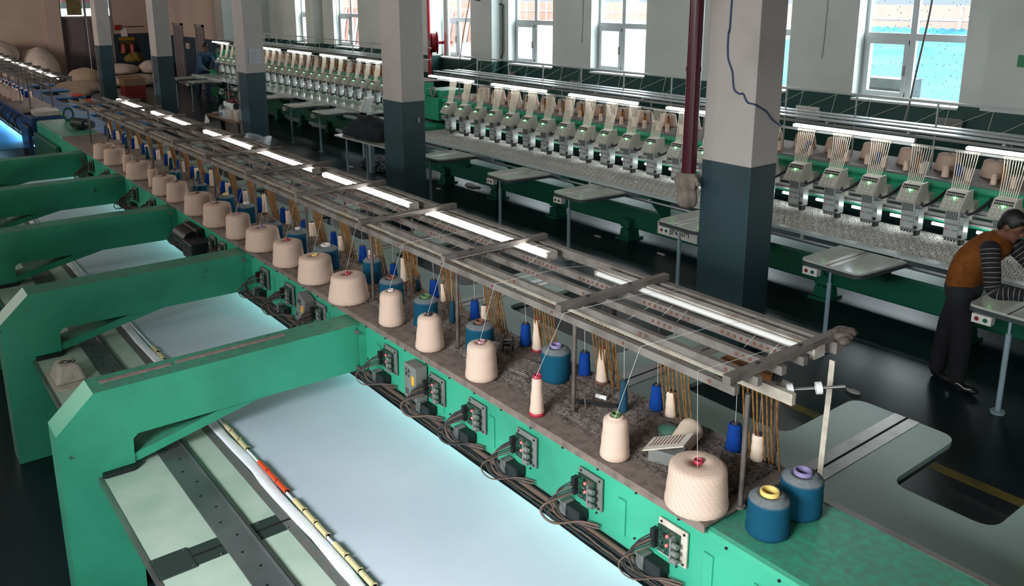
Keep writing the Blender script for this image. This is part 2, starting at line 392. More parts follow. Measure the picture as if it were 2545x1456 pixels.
# inner wall of the closed-off room, with two grey doors, and the end wall
b = MB(); b.box(-36.5, -29.1, 10.2, 10.45, BAND, CEIL, 0); b.box(-36.5, -29.1, 10.2, 10.45, 0, BAND, 1); b.box(-29.35, -29.1, 10.45, 12.45, BAND, CEIL, 2); b.box(-29.35, -29.1, 10.45, 12.45, 0, BAND, 1)
struct('wall_inner', b, [m_brown, m_navy, m_wup])
DY0, DY1 = 6.85, 8.7
b = MB(); b.box(-36.8, -36.5, -5, DY0, 0, CEIL, 0); b.box(-36.8, -36.5, DY1, 10.45, BAND, CEIL, 0); b.box(-36.8, -36.5, DY1, 10.45, 0, BAND, 1); b.box(-36.8, -36.5, DY0, DY1, 3.5, CEIL, 0)
struct('wall_left', b, [m_brown, m_navy])
b = MB(); b.box(-36.5, -36.3, 6.33, 6.84, 0, CEIL, 0); struct('trim_5', b, [m_brown])
b = MB(); b.box(-36.8, -2.2, -5.2, -5, 0, CEIL, 0); b.box(-2.2, .6, -5.2, -5, 0, 2.8, 0); b.box(-2.2, .6, -5.2, -5, 4.2, CEIL, 0); b.box(.6, 6, -5.2, -5, 0, CEIL, 0)
struct('wall_front', b, m_brown)
b = MB(); b.box(6, 6.2, -5, -1.6, 0, CEIL); b.box(6, 6.2, .8, 12.1, 0, CEIL); b.box(6, 6.2, -1.6, .8, 2.2, CEIL)
struct('wall_right', b, m_wup)
m_door = mat('grey_door_paint', '#7a6f74', .5, col2='#70666b', scale=2); m_doorg = mat('pale_grey_door', '#8c8a88', .5)
d = bpy.data.objects.new('door_1', None); COL.objects.link(d); d['kind'] = 'structure'; d.location = (-36.5, DY0, 0)
f = MB(); H = 2.4
f.box(-.1, .02, 0, .06, 0, 3.5); f.box(-.1, .02, DY1 - DY0 - .06, DY1 - DY0, 0, 3.5); f.box(-.1, .02, .06, 1.79, H, H + .08); f.box(-.1, .02, .06, 1.79, 3.42, 3.5); f.box(-.1, .02, .86, .94, H + .08, 3.42)
obj('door_frame', f, m_doorg, d)
for y0 in (.06, .93):
    f = MB(); f.box(-.08, -.03, y0, y0 + .86, .02, H)
    for z0, z1 in ((.1, .95), (1.1, 2.3)):
        f.box(-.03, -.015, y0 + .08, y0 + .78, z0, z0 + .03); f.box(-.03, -.015, y0 + .08, y0 + .78, z1 - .03, z1); f.box(-.03, -.015, y0 + .08, y0 + .11, z0, z1); f.box(-.03, -.015, y0 + .75, y0 + .78, z0, z1)
    obj('door_leaf', f, m_door, d)
f = MB(); f.box(-.06, -.05, .06, .86, H + .08, 3.42); f.box(-.06, -.05, .94, 1.79, H + .08, 3.42); obj('transom_glass', f, G['glass'], d)
f = MB(); f.box(-.04, -.02, .28, .80, H + .12, 3.3); obj('transom_board', f, mat('olive_board', '#7a7048', .7, col2='#625a38', scale=9), d)
f = MB(); f.box(-1.0, -.95, .1, 2.2, H + .35, H + .6, 0); f.box(-1.0, -.95, .1, 2.2, H + .6, H + .85, 1); obj('corridor_shelf', f, [mat('teal_grey_box', '#4d6a6c', .6), mat('maroon_box', '#7d3a48', .6)], d)
for k, (x0, x1) in enumerate([(-33.6, -32.6), (-31.1, -30.3)]):
    d = bpy.data.objects.new('door_%d' % (k + 2), None); COL.objects.link(d); d['kind'] = 'structure'; d.location = (x0, 10.2, 0)
    w = x1 - x0; f = MB(); f.box(0, w, -.06, .0, 0, .04); f.box(0, .1, -.07, 0, 0, 2.25); f.box(w - .1, w, -.07, 0, 0, 2.25); f.box(0, w, -.07, 0, 2.17, 2.25); obj('door_frame', f, m_doorg, d)
    f = MB(); f.box(.1, w - .1, -.045, 0, .02, 2.17); f.box(.22, w - .22, -.055, -.045, .2, .9); f.box(.22, w - .22, -.055, -.045, 1.05, 2.0); obj('door_leaf', f, m_door, d)
# columns, two colours of paint, in one row down the hall
CX = [-4.53, -10.48, -16.33, -22.2, -28.1]
for k, x in enumerate(CX):
    b = MB(); w, y0, y1 = .545, 6.25, 6.63
    b.box(x - w, x, y0, y1, 0, 1.785, 1); b.box(x - w, x, y0, y1, 1.785, CEIL, 0)
    if k >= 2: b.box(x - w - .003, x - w + .12, y0 - .003, y0 + .1, .1, 1.78, 2)  # paler mottled strip down the lower left corner
    o = struct('column', b, [m_cup, m_clo, m_cmottle], bev=.008)
    o['label'] = ['square column painted white over slate blue, with a maroon pipe and blue cable', 'white over blue column in front of the gap between the two window machines', 'white over blue column with a printed notice pasted on it',
                  'white over blue column with paler patches, beside the brown carton', 'white over blue column nearest the far grey double door'][k]
# outside: neighbouring shed with a teal roof, a brick wall and yard
m_teal = mat('teal_roof_sheet', '#2a7f97', .5, col2='#56aec0', scale=.9, lo=.35, hi=.65); m_brick = mat('brick_facade', '#d6a898', .8, col2='#c99a88', scale=1.2); m_greyr = mat('grey_roof', '#8d9aa0', .8); m_yard = mat('yard', '#8a8880', .9)
b = MB(); n = 70; x0, x1 = -13.2, 3.0
for i in range(n):
    a = x0 + (x1 - x0) * i / n; c = x0 + (x1 - x0) * (i + 1) / n; am = (a + c) / 2
    for (p, q, dz0, dz1) in ((a, am, 0, .04), (am, c, .04, 0)):
        b.add([(p, 13.2, 1.0 + dz0), (q, 13.2, 1.0 + dz1), (q, 21, 2.42 + dz1), (p, 21, 2.42 + dz0)], [(0, 1, 2, 3)])
struct('exterior_roof', b, m_teal)
b = MB(); b.add([(-24, 13.2, 1.0), (-13.2, 13.2, 1.0), (-13.2, 21, 2.42), (-24, 21, 2.42)], [(0, 1, 2, 3)]); struct('exterior_roof', b, mat('overexposed_roof_sheet', '#c3d4d6', .5, col2='#b4c8cc', scale=.8))  # rest of the teal roof, its overexposed white put into the colour
b = MB(); b.box(-60, 12, 21, 21.4, 0, 2.98, 0); b.box(-60, 12, 20.98, 21.0, 2.62, 2.66, 1)
for i in range(60): b.box(-58 + 1.15 * i, -57.94 + 1.15 * i, 20.97, 21, 1.9, 2.98, 1)
b.box(-60, 12, 21.2, 30, 2.98, 3.6, 2)
b.box(-44, -23.5, 17.0, 17.3, 0, 2.75, 0)
for i in range(38): b.add([(-44 + i * .52, 16.97, .2), (-43.85 + i * .52, 16.97, .2), (-43.0 + i * .52, 16.97, 2.7), (-43.15 + i * .52, 16.97, 2.7)], [(0, 1, 2, 3)], 1)
struct('exterior_facade', b, [m_brick, m_sill, m_greyr])
b = MB(); b.box(-60, 12, 12.5, 40, -.3, -.2); struct('exterior_ground', b, m_yard)
b = MB(); b.box(-7.55, -6.75, 13.2, 13.6, 1.0, 1.95, 0)
for i in range(14): b.box(-7.48, -6.82, 13.18, 13.2, 1.08 + i * .055, 1.11 + i * .055, 1)
tag(obj('air_cooler', b, [G['psu'], G['alu']]), 'grey louvred cooler box standing outside the rightmost window', 'cooler')
def smoothp(pts, n=5):
    P = [Vector(p) for p in pts]; out = []
    for i in range(len(P) - 1):
        p0, p1, p2, p3 = P[max(i - 1, 0)], P[i], P[i + 1], P[min(i + 2, len(P) - 1)]
        for k in range(n):
            t = k / n; out.append(.5 * ((2 * p1) + (p2 - p0) * t + (2 * p0 - 5 * p1 + 4 * p2 - p3) * t * t + (3 * p1 - p0 - 3 * p2 + p3) * t ** 3))
    out.append(P[-1]); return out
# ------------------------------------------------------------------ yarn packages
CONE_CACHE = {}
def cone_parts(rb, rt, h, ym, cm, rc, dome=0.0, ring=.012, n=30):
    key = (round(rb, 3), round(rt, 3), round(h, 3), ym.name, cm.name, round(rc, 3), dome, ring)
    if key in CONE_CACHE: return CONE_CACHE[key]
    y = MB(); e = .012 if rb > .06 else .005
    prof = [(rb * .5, 0), (rb - e, 0), (rb, e)]
    for i in range(1, 7):
        t = i / 7; prof.append((rb + (rt - rb) * t + .0012 * sin(i * 2.3), e + (h - 2 * e) * t))
    prof += [(rt, h - e), (rt - e * .6, h - e * .25), (rt - e * 1.6, h + dome * .3), ((rt + rc) / 2, h + dome), (rc * 1.02, h + dome), (rc * 1.0, h - .03)]
    y.lathe(prof, n=n)
    c = MB(); z0, z1 = h + dome - .035, h + dome + ring
    c.lathe([(rc * 1.0, z0), (rc * 1.04, z1 - .006), (rc * .95, z1), (rc * .78, z1), (rc * .72, z1 - .006), (rc * .70, z0 - .02)], n=20)
    c.lathe([(0.0001, z0 + .002), (rc * .74, z0 + .002)], n=20, m=1)
    CONE_CACHE[key] = (y.mesh('yarn', ym), c.mesh('core', [cm, G['hole']])); return CONE_CACHE[key]
def cone(name, label, loc, rb, rt, h, ym, cm, rc, group=None, dome=0.0, ring=.012, n=30, cat='yarn cone', ends=None):
    ya, co = cone_parts(rb, rt, h, ym, cm, rc, dome, ring, n)
    t = thing(name, label, cat, loc, group, rz=RND.uniform(0, 6))
    link('yarn', ya, t); link('core', co, t)
    if ends:
        b = MB(); b.lathe([(rb * .7, -.001), (rb * 1.06, 0), (rb * 1.06, .016), (rb * .98, .018)], n=24); obj('base_ring', b, ends, t)
    return t
def loose_thread(t, pts, r=.0008):
    b = MB(); b.tube(pts, r, 4); wpart('thread_run', b, G['thread'], mach)

# ------------------------------------------------------------------ machine seen from behind (tray, overhead thread frame, arms)
TZ = 1.30
def rounded(poly, r, n=5):
    out = []; N = len(poly)
    for i in range(N):
        p = Vector(poly[i][:2]); a = Vector(poly[i - 1][:2]); c = Vector(poly[(i + 1) % N][:2]); rr = poly[i][2] if len(poly[i]) > 2 else r
        if rr <= 0: out.append(tuple(p)); continue
        da, dc = (a - p).normalized(), (c - p).normalized(); s0, s1 = p + da * rr, p + dc * rr
        for k in range(n + 1):
            t = k / n; out.append(tuple((1 - t) ** 2 * s0 + 2 * t * (1 - t) * p + t * t * s1))
    return out
def tongue_poly(x0, x1, y0, y1, y2, tongues, r=.1):
    P = [(x0, y0, 0), (x1, y0, 0)]
    last = x1
    for (a, b) in sorted(tongues, reverse=True):
        if b < x1: P += [(x1, y1, 0)] if last == x1 and P[-1][:2] != (x1, y1) and len(P) == 2 else []; P += [(b, y1, r)]
        P += [(b, y2, r), (a, y2, r)]
        P += [(a, y1, r)] if a > x0 else []
        last = a
    P += [(x0, y1, 0)] if last > x0 else []
    return rounded(P, r)

def thread_frame(root, x0, x1, cbx, posts, lit, tubes, far=False):
    Rm = G['rail']
    def rail(name, y, z0, z1, w, eyes=None):
        b = MB(); b.box(x0, x1, y - w / 2, y + w / 2, z0, z1, 0)
        if eyes and not far:
            for k in range(24):
                for q in range(eyes):
                    x = x1 - .12 - .475 * k - .035 * q - (.02 if eyes > 4 else 0)
                    if x > x0: b.cyl((x, y - w / 2 - .004, (z0 + z1) / 2), (x, y - w / 2 + .001, (z0 + z1) / 2), .008, n=7, m=1)
        wpart(name, b, [Rm, G['core_brn']], root)
    rail('frame_rail', 2.545, 1.795, 1.83, .03, 1); rail('frame_rail', 2.69, 1.79, 1.828, .03, 2); rail('frame_rail', 2.85, 1.79, 1.828, .03, 4); rail('frame_rail', 3.0, 1.79, 1.828, .03, 9); rail('frame_rail', 3.25, 1.775, 1.828, .04)
    for x in cbx:
        b = MB(); b.box(x - .019, x + .019, 2.53, 3.29, 1.831, 1.863, 0)
        if not far:
            for y in (2.72, 3.01): b.cyl((x, y, 1.863), (x, y, 1.87), .008, n=8, m=1)
        wpart('crossbar', b, [Rm, G['black']], root)
    for x in posts:
        b = MB(); b.cyl((x, 2.59, TZ), (x, 2.59, 1.795), .011); b.cyl((x, 2.59, TZ), (x, 2.59, TZ + .012), .022); wpart('frame_post', b, G['post'], root)
        b = MB(); b.cyl((x - .12, 2.975, TZ - .05), (x - .12, 2.975, 1.79), .011); b.cyl((x - .12, 2.975, 1.36), (x - .12, 2.975, 1.38), .015); wpart('frame_post', b, G['post'], root)
    for a, c, on in lit:
        b = MB(); b.box(a, c, 3.115, 3.165, 1.785, 1.835, 0); b.box(a - .003, a + .02, 3.09, 3.167, 1.783, 1.83, 0); b.box(c - .02, c + .003, 3.09, 3.167, 1.783, 1.83, 0)
        o = wpart('tube_light', b, G['off'], root)
        g = MB(); g.cyl((a + .02, 3.098, 1.815), (c - .02, 3.098, 1.815), .016, n=10); obj('lit_tube' if on else 'unlit_tube', g, G['led'] if on else G['white'], o)
    b = MB(); b.box(x0, x1 + .04, 2.86, 2.885, 1.665, 1.715, 0)
    k = 0
    while x1 - .2 - .118 * k > x0 and k < 100:
        x = x1 - .2 - .118 * k; b.cyl((x, 2.857, 1.70), (x, 2.862, 1.70), .007, n=6, m=1); k += 1
    wpart('tube_rail', b, [G['plate'] if not far else Rm, G['black']], root)
    for k in range(tubes[2]):
        xc = tubes[0] - tubes[1] * k
        def one(b, i):
            x = xc - .084 + .024 * i; j = RND.uniform(-.006, .006)
            b.tube([(x, 2.872, 1.68), (x + j, 2.9, 1.5), (x + j * 2, 2.96, 1.2), (x + j, 3.02, .98)], .0042, 5)
        if k < 12 and not far:
            for i in range(8):
                b = MB(); one(b, i); wpart('thread_tube', b, G['tan'], root)
        else:
            if k in (0, 12): bb = MB()
            for i in range(8): one(bb, i)
    wpart('thread_tubes', bb, G['tan'], root, kind='stuff')

def back_machine(root, x0, x1, paint, tabm, tongues, detail=True):
    def P(name, b, m, **k): return wpart(name, b, m, root, **k)
    b = MB(); b.box(x0, x1, 2.41, 2.96, .93, 1.27)
    P('beam', b, paint, bev=.025)
    b = MB(); b.box(x0, x1, 2.93, 2.965, 1.255, 1.272); P('steel_edge', b, G['steel'])
    P_ = tongue_poly(x0, x1, 2.975, 3.93, 4.655, tongues)
    b = MB(); b.prism(P_, 'z', .84, .87); P('front_table', b, tabm)
    b = MB(); q = rounded([(a, c, 0) for a, c in P_], 0); b.prism([(a, c) for a, c in q], 'z', .815, .8395); P('table_edge', b, G['edge'])
    for a, c in tongues:
        xm = (a + c) / 2 + .02
        b = MB(); b.box(xm - .075, xm - .008, 2.99, 4.655, .870, .8725, 0); b.box(xm + .008, xm + .075, 2.99, 4.655, .870, .8725, 0); b.box(xm - .008, xm + .008, 2.99, 4.657, .8702, .8712, 1)
        P('slit_strip', b, [G['steel'], G['hole']])
        b = MB(); b.cyl((xm - .05, 4.3, .02), (xm - .05, 4.3, .815), .02, n=10); b.cyl((xm - .05, 4.3, 0), (xm - .05, 4.3, .02), .05, n=12); P('table_leg', b, G['leg'])

MX0, MX1 = -15.75, -.35
mach = thing('embroidery_machine', 'long green embroidery machine in the foreground seen from behind, cones along its dusty top', 'embroidery machine', (-4.0, 2.7, 0))
TONG = [(-1.38, -.76), (-2.5, -1.88), (-3.87, -3.25), (-5.66, -5.07), (-7.44, -6.86), (-9.22, -8.64), (-11.0, -10.42), (-12.8, -12.2), (-14.6, -14.0)]
back_machine(mach, MX0, MX1, G['green'], G['table'], TONG)
CBX = [-1.88 - .984 * k for k in range(12)]
thread_frame(mach, -13.62, -1.84, CBX, [-1.82 - .99 * k for k in range(12)],
             [(-13.2, -11.78, 1), (-11.5, -9.93, 1), (-9.5, -8.1, 1), (-7.98, -6.72, 1), (-6.53, -5.12, 1), (-4.93, -3.6, 1), (-3.2, -1.86, 0)], (-1.965, .475, 24))
def mp(name, b, m, **k): return wpart(name, b, m, mach, **k)
# tray with its turned-down lip, and the fluff lying on it
b = MB(); b.box(-13.55, -1.83, 2.384, 2.985, 1.285, 1.30); b.box(-13.55, -1.83, 2.384, 2.39, 1.262, 1.285); mp('tray', b, G['tray'])
b = MB(); NX, NY = 640, 26; lx0, lx1, ly0, ly1 = -13.4, -1.9, 2.53, 2.98
hts = [[0] * (NY + 1) for _ in range(NX + 1)]
for i in range(NX + 1):
    for j in range(NY + 1):
        x = i * .11; y = j * .55
        v = .006 + .005 * sin(x * 1.7 + 2 * sin(y)) * cos(y * 1.3 + x * .6) + RND.uniform(-.004, .005)
        edge = min(1, j / 3 + .15 * sin(x * 2.1) + .2 * sin(x * .7)); hts[i][j] = max(v, .0) * max(0, edge) - (.004 if edge < .35 else 0)
for i in range(NX + 1):
    for j in range(NY + 1): b.v.append((lx0 + (lx1 - lx0) * i / NX + RND.uniform(-.006, .006), ly0 + (ly1 - ly0) * j / NY + RND.uniform(-.006, .006), 1.3005 + hts[i][j]))
for i in range(NX):
    for j in range(NY):
        a = i * (NY + 1) + j; b.f.append((a, a + NY + 1, a + NY + 2, a + 1)); b.m.append(0); b.s.append(True)
for k in range(1500):      # tufts
    x = lx1 - (lx1 - lx0) * RND.random() ** 1.6; y = RND.uniform(ly0 - .03, ly1); r = RND.uniform(.002, .006)
    R = Matrix.Rotation(RND.uniform(0, 6), 3, 'Z') @ Matrix.Rotation(RND.uniform(-.8, .8), 3, 'X')
    b.ball((x, y, 1.306 + r * .4), (r * RND.uniform(.8, 2.2), r * .8, r * .7), 6, R=R)
for k in range(7000):      # loose fibres
    x = lx1 - (lx1 - lx0) * RND.random() ** 2.0; y = RND.uniform(ly0 - .05, ly1); a = RND.uniform(0, 6.3); l = RND.uniform(.006, .018); c2 = RND.uniform(-1, 1)
    z = 1.306 + RND.uniform(0, .008); q = []
    for t in range(4): q.append((x + l * (t - 1.5) / 1.5 * cos(a) - c2 * l * .35 * ((t - 1.5) ** 2 / 2.25) * sin(a), y + l * (t - 1.5) / 1.5 * sin(a) + c2 * l * .35 * ((t - 1.5) ** 2 / 2.25) * cos(a), z + (.005 if t in (1, 2) else 0)))
    b.tube(q, .0011, 3)
mp('lint', b, G['lint'], kind='stuff')
# end of beam beyond the tray at the far end
b = MB(); b.box(-15.7, -13.9, 2.335, 2.405, .3, 1.1); mp('end_plate', b, G['dgreen'], bev=.02)
R = Matrix.Rotation(pi / 2, 3, 'Y'); b = MB()
ring = [(-15.45, 2.85 + .075 * cos(a), 1.385 + .095 * sin(a)) for a in [i * 2 * pi / 24 for i in range(25)]]
b.tube(ring, .02, 8); b.box(-15.49, -15.41, 2.8, 2.9, 1.27, 1.31); mp('lifting_eye', b, G['dgreen'])
b = MB(); b.cyl((-14.5, 2.75, 1.36), (-14.22, 2.86, 1.36), .085, n=16); b.cyl((-14.24, 2.85, 1.36), (-14.1, 2.91, 1.36), .06, n=14); b.box(-14.5, -14.25, 2.72, 2.85, 1.27, 1.33); mp('drive_motor', b, mat('blackish_green', '#10241e', .5))
# gantry arms that carry the beam over the back table
for k in range(5):
    xr = -4.6 - 1.92 * k
    poly = [(.60, 0), (.60, 1.06), (.80, 1.25), (2.41, 1.25), (2.41, .941), (1.0, .953), (.972, .93), (.968, .83), (.968, .76), (.955, 0)]
    b = MB(); b.prism(poly, 'x', xr - .21, xr); b.prism([(.96, .782), (1.75, .953), (1.50, .956), (.96, .832)], 'x', xr - .2, xr - .01)
    o = mp('support_arm', b, G['green'], bev=.012)
    f = MB(); f.box(xr - .012, xr + .022, 2.386, 2.412, .93, 1.255)
    for z in (.965, 1.21): f2 = MB(); f2.cyl((xr + .004, 2.35, z), (xr + .03, 2.35, z), .016, n=8); f2.cyl((xr + .03, 2.35, z), (xr + .045, 2.35, z), .009, n=8); obj('bolt', f2, G['steel'], o)
    f.box(xr + .02, xr + .026, 2.36, 2.41, .94, 1.25)
    obj('flange', f, G['green'], o)
    g = MB(); g.prism(rounded([(xr - .22, .965), (xr - .01, .965), (xr - .01, .795), (xr + .035, .80), (xr + .04, .96), (xr + .01, .995), (xr - .22, .99)], .012), 'z', .755, .785); obj('rubber_collar', g, G['black'], o)
for (y0, y1, x) in ((.86, 1.24, -4.72), (1.27, 1.93, -4.73)):
    t = MB(); t.box(x - .016, x + .016, y0, y1, 1.2505, 1.2545, 0)
    for i in range(int((y1 - y0) / .012)): t.box(x - .012, x - (.004 if i % 5 else -.003), y0 + .01 + .012 * i, y0 + .0125 + .012 * i, 1.2545, 1.2548, 1)
    tag(obj('steel_ruler', t, [mat('pinkish_steel', '#b89a94', .35, .3, col2='#9a7d78', scale=20), G['black']]), ('short' if y1 < 1.25 else 'long') + ' worn steel ruler lying on the nearest green arm' + (' by its bent corner' if y1 < 1.25 else ', nearer the beam'), 'ruler')
# back table: boards, guide rail, felt, fabric
b = MB(); b.box(-14, -.5, .79, 1.10, .735, .76, 0); b.box(-14, -.5, 1.253, 1.396, .735, .76, 0); b.box(-14, -.5, .775, .792, .725, .764, 1); mp('back_table', b, [G['board'], G['steel']])
b = MB(); b.box(-14, -.5, 1.10, 1.253, .76, .768, 0); b.box(-14, -.5, 1.235, 1.253, .768, .778, 0); b.box(-14, -.5, 1.244, 1.248, .778, .779, 1)
for k in range(90):
    x = -.6 - .145 * k; b.cyl((x, 1.15 + .03 * (k % 2), .768), (x, 1.15 + .03 * (k % 2), .7715), .006, n=7, m=1)
mp('guide_rail', b, [G['alu'], G['black']])
b = MB(); b.box(-14, -.5, 1.396, 1.446, .74, .763); mp('felt_strip', b, G['strip'])
for k in range(6):
    xc = -3.62 - 1.92 * k
    b = MB(); b.box(xc - .075, xc + .075, .95, 1.10, .7602, .7625, 0); b.box(xc - .075, xc + .075, 1.253, 1.44, .7602, .7625, 0); b.box(xc - .008, xc + .008, .96, 1.44, .7626, .7632, 1)
    b.box(xc - .085, xc + .085, .785, .955, .7602, .766, 0)
    for dx, dy in ((-.07, .80), (.07, .80), (-.07, .94), (.07, .94), (.065, 1.07), (-.065, 1.3), (.065, 1.4)): b.cyl((xc + dx, dy, .763), (xc + dx, dy, .768), .005, n=6, m=2)
    mp('slot_cover', b, [mat('dark_slot_plate', '#3f4a46', .4, .4) if k == 0 else bpy.data.materials['dark_slot_plate'], G['hole'], G['steel']])
t = thing('control_box', 'beige moulded switch box with black letters on the back table between the two nearest arms', 'switch box', (-6.06, .9, .76))
b = MB(); b.box(-.2, .2, -.1, .13, 0, .008); obj('base', b, G['plate'], t)
b = MB(); b.add([(-.13, -.085, .008), (.13, -.085, .008), (.13, .11, .008), (-.13, .11, .008), (-.09, -.04, .115), (.09, -.04, .115), (.09, .075, .115), (-.09, .075, .115)], [(0, 3, 2, 1), (4, 5, 6, 7), (0, 1, 5, 4), (1, 2, 6, 5), (2, 3, 7, 6), (3, 0, 4, 7)]); obj('cover', b, G['plate'], t, bev=.018)
o = link('lettering', text_mesh('ZBI', .07, G['black']), t, (0, .02, .1165)); o.rotation_euler = (0, 0, radians(60))
b = MB(); nx, ny = 150, 12
for i in range(nx + 1):
    for j in range(ny + 1): b.v.append((-13.9 + 13.35 * i / nx, 1.505 + .95 * j / ny, .772 + .0035 * sin(i * .5) * sin(j * .6 + i * .13)))
for i in range(nx):
    for j in range(ny):
        a = i * (ny + 1) + j; b.f.append((a, a + ny + 1, a + ny + 2, a + 1)); b.m.append(0); b.s.append(True)
fs = tag(obj('fabric_sheet', b, G['fabric']), 'white fabric sheet stretched flat under the green arms of the foreground machine', 'fabric')
b = MB()
pts = [(-13.9 + .15 * i, 1.475 + .004 * sin(i * 1.1), .772 + .003 * sin(i * .9)) for i in range(90)]
b.tube(pts, [.030 + .002 * sin(i * 2.3) for i in range(90)], 12); b.v = [(x, y, .766 + (z - .772) * .32 + .0015 * sin(x * 31 + y * 90)) for x, y, z in b.v]; obj('rolled_edge', b, G['roll'], fs)
b = MB(); b.cyl((-13.9, 1.508, .785), (-.55, 1.508, .785), .007, n=8); tag(obj('holding_rod', b, G['white']), 'thin white rod holding the edge of the white fabric sheet, seen between the coloured clips', 'rod')
NCL = {}
def clip(x, m, label, grp):
    b = MB(); t = [(-.06 + .012 * i) for i in range(11)]
    b.prism([(-.011, -.008), (.011, -.008), (.012, .003), (.005, .010), (-.005, .010), (-.012, .003)], 'x', -.06, .06); b.box(.052, .06, -.0125, .0125, -.008, .0105)
    o = obj('fabric_clip', b, m, None, (x, 1.51, .79)); tag(o, label, 'clip', grp)
for i in range(5): clip(-4.66 + .125 * i, G['ylw2'], 'pale yellow clip between the nearest arm and the orange clips, %s from the arm' % ordw(i + 1), 'plastic clips on the fabric edge') if i < 3 else None
m_or = mat('orange_plastic', '#d2461f', .45)
for i in range(3): clip(-4.12 + .125 * i, m_or, 'orange plastic clip on the fabric edge, %s of three counted away from the arm' % ordw(i + 1), 'plastic clips on the fabric edge')
for i in range(3): clip(-3.66 + .13 * i, G['ylw2'], 'pale yellow clip on the fabric edge, %s past the orange clips' % ordw(i + 1), 'plastic clips on the fabric edge')
for i in range(3): clip(-3.21 + .13 * i, G['ylw2'], 'pale yellow clip near the bottom of the photo, %s after the gap' % ordw(i + 1), 'plastic clips on the fabric edge')
for i in range(3): clip(-6.12 + .16 * i, G['ylw2'], 'dull yellow clip in the shaded bay behind the nearest arm, %s from the far end' % ordw(i + 1), 'plastic clips on the fabric edge')
for i in range(3): clip(-8.02 + .14 * i, G['dred'], 'dark red clip in the second shaded bay, %s from its far end' % ordw(i + 1), 'plastic clips on the fabric edge')
for i in range(2): clip(-9.9 + .15 * i, G['dred'], 'dark red clip in the third shaded bay, %s one' % ['farther', 'nearer'][i], 'plastic clips on the fabric edge')
# glow strip under the beam, on the stitching side
for k in range(10):
    b = MB(); b.cyl((-13.6 + 1.3 * k, 2.62, .915), (-12.45 + 1.3 * k, 2.62, .915), .013, n=8); mp('under_light', b, G['ledc'])
# ribs, seams and wiring on the beam face
bb = MB()
for k in range(26):
    x = -.9 - .235 * k
    if k % 3 != 2:
        b = MB(); b.box(x, x + .045, 2.402, 2.41, 1.0, 1.17); mp('stiffening_rib', b, G['green'])
    bb.cyl((x + .1, 2.403, 1.24), (x + .1, 2.41, 1.24), .006, n=6); bb.cyl((x + .1, 2.403, 1.02), (x + .1, 2.41, 1.02), .005, n=6)
mp('screw', bb, G['hole'])
b = MB(); b.cyl((-13.5, 2.395, .925), (MX1, 2.395, .925), .013, n=8); mp('wiring_pipe', b, G['brownc'])
for q in range(3):
    b = MB(); pts = []
    for i in range(260):
        x = -13.4 + .046 * i; pts.append((x, 2.375 - .008 * q, .925 - .014 * abs(sin(x * 2.6 + q)) - .01 * q + RND.uniform(-.003, .003)))
    b.tube(pts, .0045, 5); mp('loose_cable', b, [G['rubber'], G['brownc'], G['rubber']][q])
BX = [-1.99, -2.475, -2.93, -3.345, -3.73, -4.245, -5.2, -5.72, -6.19, -7.12, -7.36, -8.04, -9.19, -9.86, -11.1, -11.9, -12.3, -12.7]
for k, x in enumerate(BX):
    y = 2.404
    b = MB(); b.box(x - .075, x + .075, y - .012, y - .004, 1.05, 1.21)
    for dx, z in ((-.06, 1.198), (.06, 1.198), (.06, 1.062)): b.cyl((x + dx, y - .016, z), (x + dx, y - .01, z), .006, n=6, m=1)
    o = mp('control_board', b, [G['plate'] if k < 1 else G['psu'], G['black']])
    b = MB(); b.box(x - .07, x + .045, y - .024, y - .016, 1.065, 1.185, 3)
    for i in range(26):
        cx, cz = x + RND.uniform(-.06, .03), RND.uniform(1.075, 1.175); b.box(cx, cx + RND.uniform(.004, .014), y - .03, y - .024, cz, cz + RND.uniform(.004, .012), i % 3)
    obj('circuit_board', b, [G['black'], G['alu'], G['dgreen'], G['pcb']], o)
    b = MB()
    for z in (1.085, 1.12, 1.155): b.cyl((x + .035, y - .05, z), (x + .06, y - .05, z), .012, n=10)
    b.box(x + .02, x + .03, y - .055, y - .02, 1.07, 1.18); obj('capacitor', b, G['psu'], o)
    b = MB(); b.box(x - .088, x - .066, y - .05, y - .018, 1.12, 1.165); b.box(x - .085, x - .066, y - .045, y - .018, 1.08, 1.11); obj('connector', b, G['black'], o)
    for z in (1.16, 1.118):
        b = MB(); b.ball((x - .012, y - .034, z), .0065, 8); obj('indicator', b, G['redled'], o)
    b = MB(); b.box(x - .15, x - .11, y - .06, y - .005, .955, 1.02, 1); b.box(x - .11, x - .02, y - .055, y - .005, .955, 1.015, 0); mp('solenoid_box', b, [G['black'], G['psu']])
    for q in range(6 if k < 12 else 9):
        zz = 1.14 - .012 * q; e = .01 * q; m2 = .03 + .012 * q + RND.uniform(0, .02)
        pts = [(x - .085, y - .045, zz), (x - .11 - e * .4, y - .06 - m2, zz - .03), (x - .115 - e * .5, y - .07 - m2, 1.05 - e), (x - .08, y - .07 - m2 * .8, .99 - e * .3), (x - .01, y - .06, .965 + e * .3), (x + .05 + .01 * (q % 3), y - .02, .96 + e * .5)]
        b = MB(); b.tube(smoothp(pts), RND.choice((.0035, .0035, .006)), 6); mp('board_cable', b, [G['rubber'], G['rubber'], G['brownc']][q % 3])
